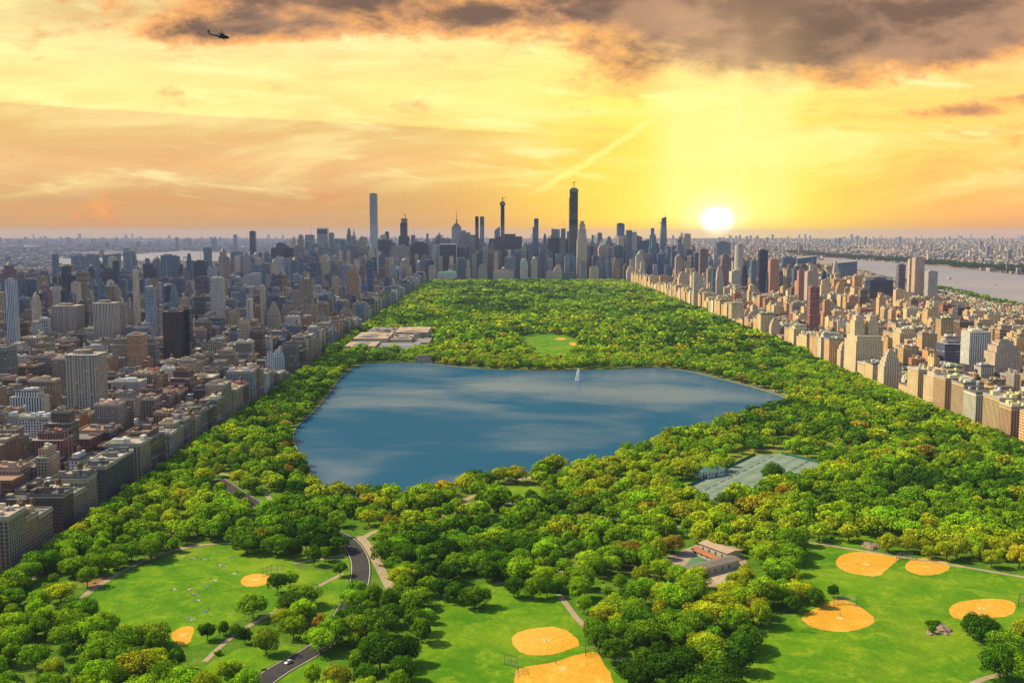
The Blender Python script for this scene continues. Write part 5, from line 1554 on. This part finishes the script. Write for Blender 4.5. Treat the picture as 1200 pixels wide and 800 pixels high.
# ---------------------------------------------------------------- small park buildings
def hip_house(name, label, cat, px, py, w, d, h, wallm, roofm, rz=0, rh=3.0, eave=.8, wins=True):
    x, y = G(px, py); e = empty(name, (x, y, 0), rz); tag(e, label, cat)
    b = MB().box(-w/2, w/2, -d/2, d/2, 0, h)
    mk('wall', b.mesh('wall', [wallm]), e)
    W, D = w/2+eave, d/2+eave; r = min(W, D) * .75
    b = MB().add([(-W,-D,h),(W,-D,h),(W,D,h),(-W,D,h),(-W+r,-D+r,h+rh),(W-r,-D+r,h+rh),(W-r,D-r,h+rh),(-W+r,D-r,h+rh)], [(0,1,5,4),(1,2,6,5),(2,3,7,6),(3,0,4,7),(4,5,6,7),(3,2,1,0)])
    mk('roof', b.mesh('roof', [roofm]), e)
    if wins:
        n = max(2, int(w / 3.2))
        for i in range(n): mk('window', MB().box(-.7, .7, -.12, .02, 1.0, h - .8, 0).box(-.9, .9, -.18, .02, .8, .99, 1).mesh('window', [M_GLASSPANE, M_STONE]) if i == 0 else WINM, e, loc=(-w/2 + (i+.5)*w/n, -d/2 - (.0 if i == 0 else .02), 0 if i == 0 else h*.5))
        mk('door', MB().box(-.8, .8, -.1, .02, 0, 2.6).mesh('door', [M_DARKM]), e, loc=(w*.1 + .8, -d/2, 0))
    return e
hip_house('gatehouse', 'small dark-roofed stone gatehouse on the far shore of the reservoir', 'gatehouse', 497, 425, 26, 12, 8, M_MUSW, simple('slate_roof', (.07, .06, .07)), 0, 4)
hip_house('gatehouse', 'small pale gatehouse on the near shore, beside the water', 'gatehouse', 700, 546, 12, 8, 4.5, M_WHITE, simple('pale_roof', (.5, .42, .34)), .3, 1.5)
hip_house('pump_house', 'pale flat-roofed house on the near shore, right of its twin', 'gatehouse', 738, 537, 13, 9, 7, M_WHITE, simple('cream_roof', (.6, .48, .38)), .35, 1.0)
hip_house('tennis_clubhouse', 'green-roofed white clubhouse beside the tennis courts', 'clubhouse', 830, 557, 26, 13, 6, M_WHITE, simple('green_roof', (.12, .26, .17)), .55, 2.6, 1.4)
# recreation building: two long wings meeting at a corner around a court
rc = empty('recreation_building', (*G(843, 668), 0)); tag(rc, 'low L-shaped recreation building with grey and tan roofs around a play court', 'recreation building')
ox, oy = G(843, 668)
def roofed(a, b_, w, h, roofm, name='wing', rh=1.1):
    ax, ay = G(*a); bx, by = G(*b_); L_ = math.hypot(bx-ax, by-ay); an = math.atan2(by-ay, bx-ax)
    o = mk(name, MB().box(0, L_, -w/2, w/2, 0, h).mesh('wing_wall', [M_MUSW]), rc, loc=(ax-ox, ay-oy, 0), rz=an)
    W = w/2 + 1.0
    b = MB().add([(-1,-W,h),(L_+1,-W,h),(L_+1,W,h),(-1,W,h),(-1,0,h+rh),(L_+1,0,h+rh)], [(0,1,5,4),(2,3,4,5),(3,0,4),(1,2,5),(3,2,1,0)])
    mk('roof', b.mesh('roof', [roofm]), rc, loc=(ax-ox, ay-oy, 0), rz=an)
    for k in range(int(L_ / 6)): mk('window', WINM, rc, loc=(ax-ox + math.cos(an)*(3+k*6) + math.sin(an)*(w/2+.02), ay-oy + math.sin(an)*(3+k*6) - math.cos(an)*(w/2+.02), 2.2), rz=an)
M_R1 = simple('roof_felt', (.22, .19, .15)); M_R2 = simple('roof_tan', (.52, .36, .24))
roofed((786, 681), (860, 662), 9, 5, M_R1); roofed((828, 643), (860, 655), 12, 5, M_R2); roofed((815, 648), (845, 661), 5, 3, simple('clay_tiles', (.45, .16, .07)), 'gallery', 1.2)
# fences of the court
def fence_run(e, a, b_, h, mat, step=6):
    L_ = math.hypot(b_[0]-a[0], b_[1]-a[1]); n = max(1, int(L_/step)); an = math.atan2(b_[1]-a[1], b_[0]-a[0])
    mk('screen', MB().box(0, L_, -.03, .03, .15, h*.8).mesh('screen', [mat]), e, loc=(a[0], a[1], 0), rz=an)
    for k in range(n+1): mk('post', POSTM, e, loc=(a[0]+(b_[0]-a[0])*k/n, a[1]+(b_[1]-a[1])*k/n, 0), scale=(1, 1, h))
POSTM = MB().tube([(0, 0, 0), (0, 0, 1)], [.06, .06], 5).mesh('post', [M_DARKM])
M_SCREEN = simple('green_screen', (.02, .14, .09))
for i, lb in ((0, 'back'), (2, 'far'), (5, 'left')):
    pass
e = empty('court_fence', (0, 0, 0)); tag(e, 'green windscreen fence along the near edge of the tennis courts', 'fence')
fence_run(e, COURT[5], COURT[0], 3.2, M_SCREEN, 8)
e = empty('court_fence', (0, 0, 0)); tag(e, 'green windscreen fence along the far right edge of the tennis courts', 'fence')
fence_run(e, COURT[2], COURT[3], 3.2, M_SCREEN, 8)
e = empty('court_fence', (0, 0, 0)); tag(e, 'green windscreen fence along the left long edge of the tennis courts', 'fence')
fence_run(e, COURT[0], COURT[1], 3.0, M_SCREEN, 12)
# tennis nets
d0 = Vector(COURT[1]) - Vector(COURT[0]); Ld = d0.length; d0.normalize(); nrm = Vector((d0.y, -d0.x)) if (Vector(COURT[5]) - Vector(COURT[0])).dot(Vector((d0.y, -d0.x))) > 0 else Vector((-d0.y, d0.x))
NETM = MB().box(-5.4, 5.4, -.03, .03, .3, .9, 0).box(-5.4, 5.4, -.04, .04, 1.001, 1.1, 1).tube([(-5.5, 0, 0), (-5.5, 0, 1.15)], [.06, .06], 5, 0).tube([(5.5, 0, 0), (5.5, 0, 1.15)], [.06, .06], 5, 0).mesh('tennis_net', [simple('net_cord', (.42, .46, .42)), M_WHITE])
k = 0
for i in range(int(Ld / 16)):
    for j in range(4):
        p = Vector(COURT[0]) + d0 * (14 + 16 * i) + nrm * (16 + 34 * j)
        if inside((p.x, p.y), COURT) and inside(((p + nrm*8).x, (p + nrm*8).y), COURT):
            k += 1
            tag(mk('tennis_net', NETM, loc=(p.x, p.y, .22), rz=math.atan2(d0.y, d0.x)), f'tennis net, {ordinal(i+1)} across in the {ordinal(j+1)} line of courts', 'net', 'nets on the tennis courts')

# ---------------------------------------------------------------- fountain
x, y = G(678, 446)
e = empty('fountain', (x, y, .1)); tag(e, 'tall white water jet rising from the reservoir', 'fountain')
def jet_mat():
    m, t, out = newmat('spray'); g = geo(t)
    n = noise(t, g.outputs['Position'], .9, 4, .6)
    p = t.nodes.new('ShaderNodeBsdfDiffuse'); p.inputs['Color'].default_value = (.85, .87, .9, 1)
    tr = t.nodes.new('ShaderNodeBsdfTransparent'); mx = t.nodes.new('ShaderNodeMixShader')
    t.links.new((n.step(.3, .6) * .8 + .12).s, mx.inputs[0]); t.links.new(tr.outputs[0], mx.inputs[1]); t.links.new(p.outputs[0], mx.inputs[2]); t.links.new(mx.outputs[0], out.inputs['Surface']); return m
M_JET = jet_mat()
mk('jet', MB().tube([(0, 0, 0), (0, 0, 9), (0, 0, 15), (0, 0, 17.5)], [.5, .7, .8, .2], 8).mesh('jet', [M_JET]), e)
for k in range(7):
    a = k * .9; pts_ = []
    for q in range(9):
        s = q / 8; pts_.append((math.cos(a)*4.2*s**1.1, math.sin(a)*4.2*s**1.1, 17 * (1 - (2*s*.5+.5 - .5)**2.2)))
    mk('falling_spray', MB().tube(pts_, [.3 + .55*q/8 for q in range(9)], 6).mesh('falling_spray', [M_JET]), e)
mk('float', MB().lathe([(1.2, -.05), (1.4, .2), (1.0, .4)], 12).mesh('float', [M_METAL]), e)

# ---------------------------------------------------------------- ball field furniture
def backstop(px, py, facing, label):
    x, y = G(px, py); e = empty('backstop', (x, y, .08), facing); tag(e, label, 'backstop', 'backstops of the ball fields')
    for s in (-1, 1):
        fr = MB(); pn = MB()
        a, b_ = (0, 0), (s*6.5, 3.2)
        for k in range(3):
            px_, py_ = a[0]+(b_[0]-a[0])*k/2, a[1]+(b_[1]-a[1])*k/2
            fr.tube([(px_, py_, 0), (px_, py_, 5.2), (px_, py_ + 1.4, 6.2)], [.09, .09, .07], 5)
        for z in (0.1, 2.6, 5.2): fr.tube([(a[0], a[1], z), (b_[0], b_[1], z)], [.06, .06], 5)
        mk('frame', fr.mesh('frame', [M_DARKM]), e)
        for k in range(13):
            q = k / 12; pn.tube([(a[0]+(b_[0]-a[0])*q, a[1]+(b_[1]-a[1])*q, .1), (a[0]+(b_[0]-a[0])*q, a[1]+(b_[1]-a[1])*q, 5.2)], [.022, .022], 3)
        for k in range(14):
            pn.tube([(a[0], a[1], .3 + k*.37), (b_[0], b_[1], .3 + k*.37)], [.02, .02], 3)
        mk('mesh_panel', pn.mesh('mesh_panel', [M_METAL]), e)
    b = MB().box(-9, -4.5, 4.2, 4.6, .35, .45).box(-8.8, -8.6, 4.2, 4.6, 0, .35).box(-4.9, -4.7, 4.2, 4.6, 0, .35)
    mk('bench', b.mesh('bench', [M_METAL]), e)
backstop(1056, 655, RAD(200), 'backstop standing between the far twin infields of the right ball field')
backstop(988, 707, RAD(180), 'backstop at the point of the clay fan infield')
backstop(686, 762, RAD(240), 'backstop between the two bottom infields, upper one')
backstop(606, 782, RAD(120), 'backstop at the left end of the lowest infield')
backstop(1194, 706, RAD(215), 'backstop at the right crescent infield')
backstop(318, 672, RAD(210), 'backstop beside the clay ellipse of the left meadow')
# home plates, bases
# ---------------------------------------------------------------- rock
M_ROCK = simple('schist', (.30, .22, .16), var=.45, scale=.4)
def rock(px, py, s, label, seed, flat=.35):
    x, y = G(px, py); v, f = cubesphere(10)
    q = []
    for p in v:
        d = Vector(p); k = 1 + .45 * mnoise.noise(d * 1.4 + Vector((seed, 0, 0))) + .18 * mnoise.noise(d * 4 + Vector((0, seed, 0)))
        q.append((p[0]*k*s, p[1]*k*s*1.3, p[2]*k*s*flat))
    o = mk('rock', mesh_np('rock', np.array(q), f, {}, [M_ROCK]), loc=(x, y, .1)); tag(o, label, 'rock', 'rock outcrops in the park')
rock(1103, 738, 4.6, 'brown rock outcrop lying in the right ball field', 1, .38)
rock(1091, 742, 2.4, 'small rock at the left foot of the brown outcrop', 5, .4)
rock(1000+20, 640, 6, 'low rock outcrop in the trees above the far twin infields', 9, .4)
rock(488, 682, 3.2, 'brown rock beside the trees left of the middle ball field', 3, .4)
for q_, (px, py, s) in enumerate([(1092, 734, 3.2), (1098, 731, 2.2)]):
    x, y = G(px, py); o = mk('shrub', CROWNM[q_], loc=(x, y, -.9), scale=(s, s, s*.8), color=(*PAL['deep green'], 1)); tag(o, ('larger' if q_ == 0 else 'smaller') + ' dark shrub growing against the brown rock outcrop', 'shrub')

# ---------------------------------------------------------------- cars
def body_section(profile, halfw, z_tumble=.0):
    pass
def car(px, py, rz, col, label, cname):
    x, y = G(px, py); e = empty('parked_car', (x, y, .23), rz); tag(e, label, 'car', 'cars on the park road')
    m = simple('car_paint_' + cname, col, rough=.3, spec=.6, var=.05)
    b = MB(); W = .9
    prof = [(-2.25, .35), (-2.3, .75), (-2.1, .95), (-1.0, 1.02), (1.25, 1.0), (2.0, .85), (2.3, .65), (2.25, .35)]
    n = len(prof)
    b.add([(p[0], -W, p[1]) for p in prof] + [(p[0], W, p[1]) for p in prof], [tuple(range(n)), tuple(range(n, 2*n))] + [(i, (i+1) % n, n+(i+1) % n, n+i) for i in range(n)])
    mk('body', b.mesh('body', [m]), e)
    b = MB().add([(-1.6,-.84,.99),(.95,-.84,.99),(.95,.84,.99),(-1.6,.84,.99),(-1.15,-.68,1.44),(.25,-.68,1.44),(.25,.68,1.44),(-1.15,.68,1.44)], [(0,1,5,4),(1,2,6,5),(2,3,7,6),(3,0,4,7),(4,5,6,7)])
    mk('cabin_glass', b.mesh('cabin_glass', [M_GLASSPANE]), e)
    mk('roof', MB().box(-1.2, .3, -.7, .7, 1.44, 1.5).mesh('roof', [m]), e)
    for sx in (-1.4, 1.4):
        for sy in (-.88, .88):
            w_ = mk('wheel', MB().tube([(0, -.12, 0), (0, .12, 0)], [.34, .34], 14).mesh('wheel', [M_DARKM]), e, loc=(sx, sy, .34)); mk('rim', MB().tube([(0, -.13, 0), (0, .13, 0)], [.18, .18], 10).mesh('rim', [M_METAL]), w_)
    for sy in (-.65, .65): mk('headlight', MB().box(2.2, 2.31, sy-.15, sy+.15, .6, .72).mesh('headlight', [M_WHITE]), e)
def road_at(t_):
    i = min(int(t_), len(ROADL)-2); f = t_ - i; a, b_ = ROADL[i], ROADL[i+1]
    return (a[0]+(b_[0]-a[0])*f, a[1]+(b_[1]-a[1])*f, math.atan2(b_[1]-a[1], b_[0]-a[0]))
car(338, 777, math.atan2(G(325, 785)[1]-G(358, 768)[1], G(325, 785)[0]-G(358, 768)[0]), (.75, .76, .78), 'white car on the dark park road under the trees', 'white')
car(262, 566, road_at(0.4)[2], (.55, .06, .04), 'red car on the upper end of the dark park road', 'red')
# street cars on the two avenues
ACARS = []
for k in range(46):
    left = k % 2 == 0
    y = 640 + k * 26 + BR.uniform(-6, 6); x = (FACL + 8.2 if k % 4 == 0 else XL - 5) if left else (XR + 5 if k % 4 == 1 else FACR - 7.5)
    ACARS.append((x, y, left))
paints = [('black', (.02, .02, .022)), ('white', (.72, .72, .7)), ('grey', (.2, .2, .21)), ('yellow', (.75, .45, .03)), ('dark blue', (.03, .05, .12)), ('silver', (.45, .46, .47))]
PM = {n: simple('avenue_car_' + n.replace(' ', '_'), c, rough=.3, spec=.6, var=.03) for n, c in paints}
prof = [(-2.25, .35), (-2.3, .75), (-2.1, .95), (-1.55, 1.0), (-1.0, 1.45), (.3, 1.45), (1.0, 1.0), (2.0, .85), (2.3, .65), (2.25, .35)]; n = len(prof)
b = MB().add([(p[0], -.88, p[1]) for p in prof] + [(p[0], .88, p[1]) for p in prof], [tuple(range(n)), tuple(range(n, 2*n))] + [(i, (i+1) % n, n+(i+1) % n, n+i) for i in range(n)])
CARB = {nm: b.mesh('car_body_' + nm.replace(' ', '_'), [PM[nm]]) for nm, _ in paints}
CARG = MB().add([(-1.45,-.9,1.02),(.9,-.9,1.02),(.25,-.9,1.38),(-.98,-.9,1.38),(-1.45,.9,1.02),(.9,.9,1.02),(.25,.9,1.38),(-.98,.9,1.38)], [(0,1,2,3),(4,5,6,7)]).mesh('side_glass', [M_GLASSPANE])
WHM = MB().tube([(0, -.12, 0), (0, .12, 0)], [.34, .34], 10).mesh('wheel', [M_DARKM])
for k, (x, y, left) in enumerate(sorted(ACARS, key=lambda c: c[1])):
    nm = BR.choice(paints)[0]
    e = empty('avenue_car', (x, y, .05), RAD(90)); tag(e, f"{nm} car, {ordinal(k//2+1)} along the {'left' if left else 'right'} park avenue from the near end", 'car', 'cars along the park avenues')
    mk('body', CARB[nm], e); mk('side_glass', CARG, e)
    for sx in (-1.4, 1.4):
        for sy in (-.8, .8): mk('wheel', WHM, e, loc=(sx, sy, .34))

# ---------------------------------------------------------------- people
def cloth_mat():
    m, t, out = newmat('clothing'); oi = t.nodes.new('ShaderNodeObjectInfo'); principled(t, out, oi.outputs['Color'], .9, .1); return m
M_CLOTH = cloth_mat(); M_SKIN = simple('skin', (.5, .28, .18), var=.05); M_TROU = simple('trousers', (.05, .06, .10), var=.3); M_HAIR = simple('hair', (.04, .025, .015))
def person_mesh(name, joints, edges, radii, shirt, trou):
    me = bpy.data.meshes.new(name + '_sk'); me.from_pydata(joints, edges, [])
    o = bpy.data.objects.new(name + '_sk', me); COL.objects.link(o)
    sk = o.modifiers.new('s', 'SKIN'); sb = o.modifiers.new('u', 'SUBSURF'); sb.levels = 1
    for v, r in zip(me.skin_vertices[0].data, radii): v.radius = (r, r)
    me.skin_vertices[0].data[0].use_root = True
    dg = bpy.context.evaluated_depsgraph_get(); ev = o.evaluated_get(dg); m2 = bpy.data.meshes.new_from_object(ev)
    bpy.data.objects.remove(o)
    m2.name = name; m2.materials.clear()
    for m in (M_CLOTH, M_SKIN, M_TROU, M_HAIR): m2.materials.append(m)
    J = [Vector(j) for j in joints]
    def near(c):
        best, bi = 1e9, 0
        for (a, b_) in edges:
            ab = J[b_] - J[a]; q = max(0, min(1, (c - J[a]).dot(ab) / ab.length_squared)); dd_ = (c - J[a] - ab*q).length
            if dd_ < best: best, bi = dd_, (a if q < .5 else b_)
        return bi
    for p in m2.polygons:
        c = sum((m2.vertices[i].co for i in p.vertices), Vector()) / len(p.vertices); j = near(c)
        p.material_index = 2 if j in trou else (0 if j in shirt else (3 if j in (4, 5) and (c - J[4]).z > .04 else 1)); p.use_smooth = True
    return m2
# joints: 0 pelvis 1 waist 2 chest 3 neck 4 head 5 crown | 6-8 arm L | 9-11 arm R | 12-14 leg L | 15-17 leg R
EDG = [(0,1),(1,2),(2,3),(3,4),(4,5),(2,6),(6,7),(7,8),(2,9),(9,10),(10,11),(0,12),(12,13),(13,14),(14,18),(0,15),(15,16),(16,17),(17,19)]
RADI = [.15,.14,.16,.06,.095,.08,.065,.05,.035,.065,.05,.035,.09,.07,.045,.09,.07,.045,.04,.04]
STAND = [(0,0,.95),(0,0,1.12),(0,0,1.38),(0,0,1.52),(0,-.02,1.64),(0,0,1.74),(.2,0,1.42),(.25,0,1.12),(.24,-.1,.87),(-.2,0,1.42),(-.26,.02,1.12),(-.22,-.14,.9),(.1,0,.88),(.12,-.03,.48),(.13,.02,.08),(-.1,0,.88),(-.14,.03,.48),(-.16,.08,.08),(.13,-.14,.04),(-.16,-.08,.04)]
SIT = [(0,0,.13),(0,.05,.3),(0,.08,.55),(0,.04,.68),(0,.0,.80),(0,.02,.9),(.2,.08,.58),(.26,.22,.33),(.22,.3,.06),(-.2,.06,.58),(-.26,-.08,.36),(-.12,-.3,.4),(.11,-.05,.12),(.14,-.42,.42),(.13,-.62,.06),(-.11,-.05,.12),(-.16,-.45,.35),(-.14,-.7,.06),(.13,-.76,.06),(-.14,-.84,.06)]
LIE = [(0,0,.14),(0,.18,.15),(0,.44,.16),(0,.58,.14),(0,.70,.16),(0,.80,.16),(.2,.46,.14),(.34,.3,.08),(.3,.06,.06),(-.2,.46,.14),(-.36,.6,.08),(-.2,.78,.07),(.1,-.07,.13),(.14,-.46,.12),(.15,-.86,.07),(-.1,-.07,.13),(-.15,-.42,.32),(-.14,-.78,.07),(.16,-.88,.16),(-.14,-.92,.08)]
sh_, tr_ = {0, 1, 2, 6, 9}, {12, 13, 15, 16}
PM_ = {'standing': person_mesh('person_standing', STAND, EDG, RADI, sh_, tr_), 'sitting': person_mesh('person_sitting', SIT, EDG, RADI, sh_, tr_), 'lying': person_mesh('person_lying', LIE, EDG, RADI, sh_, tr_)}
SHC = [('white', (.75, .75, .73)), ('red', (.55, .05, .04)), ('blue', (.06, .12, .4)), ('black', (.02, .02, .02)), ('pink', (.7, .3, .35)), ('yellow', (.7, .55, .08)), ('grey', (.3, .3, .32)), ('pale blue', (.4, .55, .7))]
spots = []
CL = [(215, 652), (240, 655), (258, 662), (262, 664), (252, 680), (242, 687), (222, 690), (228, 697), (232, 703), (222, 724), (226, 726), (272, 653), (275, 672), (186, 740), (192, 749), (241, 716), (205, 690), (228, 654)]
for cx_, cy_ in CL:
    for _ in range(BR.choice([2, 3, 4])): spots.append((cx_ + BR.uniform(-5, 5), cy_ + BR.uniform(-2, 2), 'left meadow'))
for q in ((383, 690, 'lawn by the dark road'), (640, 752, 'upper bottom infield'), (652, 778, 'lowest infield'), (985, 722, 'clay fan infield'), (1020, 660, 'far twin infields'), (1085, 664, 'far twin infields'), (700, 745, 'straight footpath'),
          (434, 645, 'wide tan path'), (441, 662, 'wide tan path'), (450, 678, 'wide tan path'), (428, 636, 'wide tan path'), (1150, 715, 'crescent infield'), (600, 740, 'middle lawn')): spots.append(q)
spots = [(px, py, w_, BR.choice(['sitting', 'lying', 'sitting', 'standing']) if 'meadow' in w_ else 'standing', BR.choice(SHC)) for px, py, w_ in spots]
gr = {}
for s in sorted(spots, key=lambda s: s[0]): gr.setdefault((s[2], s[3], s[4][0]), []).append(s)
for (wh, pose, cn), v in gr.items():
    for k, s in enumerate(v):
        x, y = G(s[0], s[1])
        o = mk('person', PM_[pose], loc=(x, y, .1), rz=BR.uniform(0, 6.28), color=(*s[4][1], 1))
        tag(o, f"person in {cn} shirt {pose} on the {wh}" + (f", {ordinal(k+1)} such from the left" if len(v) > 1 else ''), 'person', 'people on the grass and paths')
BLM = {}
BLC = [('cream', (.55, .5, .4)), ('pale blue', (.22, .32, .42)), ('tan', (.5, .38, .25)), ('blue', (.08, .15, .4))]
for i, (cx_, cy_) in enumerate(CL):
    nm, c = BLC[i % 4]
    if nm not in BLM:
        b = MB(); g_ = 6
        V_ = [(-1.5 + 3*a/g_, -1.2 + 2.4*c_/g_, .03 + .05*mnoise.noise(Vector((a*.9, c_*.9, i)))) for a in range(g_+1) for c_ in range(g_+1)]
        b.add(V_, [(a*(g_+1)+c_, (a+1)*(g_+1)+c_, (a+1)*(g_+1)+c_+1, a*(g_+1)+c_+1) for a in range(g_) for c_ in range(g_)])
        BLM[nm] = b.mesh('picnic_blanket', [simple('blanket_' + nm.replace(' ', '_'), c, var=.1)])
    x, y = G(cx_, cy_); o = mk('picnic_blanket', BLM[nm], loc=(x, y, .1), rz=BR.uniform(0, 3), scale=(.85, .85, 1)); 
    tag(o, f"{nm} picnic blanket on the left meadow, {ordinal(i//4+1)} of its colour from top", 'blanket', 'picnic blankets on the left meadow')

# ---------------------------------------------------------------- helicopter
hp = Vector((0, 0, CAMH)) + ray(260, 43).normalized() * 620
he = empty('helicopter', hp, RAD(-2)); he.rotation_euler = (0, RAD(7), RAD(-6)); tag(he, 'dark helicopter flying nose right under the clouds', 'helicopter')
M_HELI = simple('helicopter_paint', (.02, .035, .04), rough=.35, spec=.5)
b = MB(); secs = [(-2.6, .35, .5, .25), (-1.8, .8, .95, .1), (-.4, 1.1, 1.15, 0), (1.4, 1.1, 1.1, 0), (2.8, .95, .9, -.12), (3.8, .6, .55, -.3), (4.3, .15, .15, -.4)]
n = 12
for (x_, w_, h_, zo) in secs:
    for k in range(n): a = 2*math.pi*k/n; b.v.append((x_, math.cos(a)*w_*.85, zo + math.sin(a)*h_))
for i in range(len(secs)-1):
    for k in range(n): b.f.append([i*n+k, i*n+(k+1) % n, (i+1)*n+(k+1) % n, (i+1)*n+k]); b.m.append(0)
b.f.append(list(range(n))); b.f.append(list(range((len(secs)-1)*n, len(secs)*n))); b.m += [0, 0]
mk('fuselage', b.mesh('fuselage', [M_HELI], True), he)
mk('tail_boom', MB().tube([(-2.0, 0, .25), (-5.5, 0, .35), (-7.0, 0, .7), (-8.0, 0, 2.1)], [.6, .3, .26, .16], 8).mesh('tail_boom', [M_HELI]), he)
mk('tail_fin', MB().box(-8.3, -7.4, -.06, .06, 1.2, 2.7).box(-7.4, -6.4, -1.5, 1.5, .3, .38).mesh('tail_fin', [M_HELI]), he)
mk('cockpit_glass', MB().add([(2.5,-.72,.2),(3.7,-.4,.0),(3.5,-.3,.3),(2.5,-.55,.72),(2.5,.72,.2),(3.7,.4,.0),(3.5,.3,.3),(2.5,.55,.72)], [(0,1,2,3),(4,5,6,7),(3,2,6,7),(2,1,5,6)]).mesh('cockpit_glass', [M_GLASSPANE]), he)
mk('engine_cowling', MB().box(-1.8, 1.2, -.55, .55, .95, 1.5).mesh('engine_cowling', [M_HELI]), he)
mst = mk('rotor_mast', MB().tube([(0, 0, 1.4), (0, 0, 2.2)], [.16, .16], 8).mesh('rotor_mast', [M_DARKM]), he)
for k in range(4): mk('rotor_blade', MB().box(.2, 7.2, -.22, .22, -.03, .03).mesh('rotor_blade', [M_DARKM]) , mst, loc=(0, 0, 2.15), rz=RAD(18 + 90*k))
for k in range(4):
    tb = mk('tail_rotor_blade', MB().box(.05, 1.4, -.02, .02, -.1, .1).mesh('tail_rotor_blade', [M_DARKM]), he, loc=(-7.9, .3, 2.0)); tb.rotation_euler = (0, RAD(20+90*k), 0)
for sy in (-1, 1):
    g_ = mk('landing_gear', MB().tube([(1.6, sy*.8, -.6), (1.7, sy*1.3, -1.5)], [.09, .07], 6).mesh('landing_gear', [M_DARKM]), he)
    mk('wheel', MB().tube([(1.7, sy*1.2, -1.6), (1.7, sy*1.4, -1.6)], [.3, .3], 10).mesh('wheel', [M_DARKM]), g_)
# ---------------------------------------------------------------- boats
def boat(px, py, s, rz, label):
    x, y = G(px, py); e = empty('boat', (x, y, .05), rz); tag(e, label, 'boat', 'boats on the river')
    b = MB(); st = [(-10, 2.2), (-9, 3), (0, 3.4), (6, 2.4), (10, .2)]
    for x_, w_ in st: b.v += [(x_, -w_, 2.2), (x_, -w_*.7, 0), (x_, w_*.7, 0), (x_, w_, 2.2)]
    for i in range(len(st)-1):
        for k in range(4): b.f.append([i*4+k, i*4+(k+1) % 4, (i+1)*4+(k+1) % 4, (i+1)*4+k]); b.m.append(0)
    b.f.append([0, 1, 2, 3]); b.m.append(0)
    h_ = mk('hull', b.mesh('hull', [M_WHITE]), e, scale=(s, s, s)); mk('cabin', MB().box(-7, 3, -2.2, 2.2, 2.2, 4.6).box(-5, 1, -1.8, 1.8, 4.6, 6.2).mesh('cabin', [M_WHITE]), e, scale=(s, s, s)); mk('cabin_window', MB().box(-6.5, 2.5, -2.25, 2.25, 3.1, 4.0).mesh('cabin_window', [M_GLASSPANE]), e, scale=(s, s, s))
boat(1113, 327, 1.3, .2, 'white boat alone in the middle of the right river')
boat(1165, 334, 1.0, 2.8, 'smaller white boat nearer the right frame edge')
boat(218, 303, 3.0, .1, 'pale ship on the far left water')
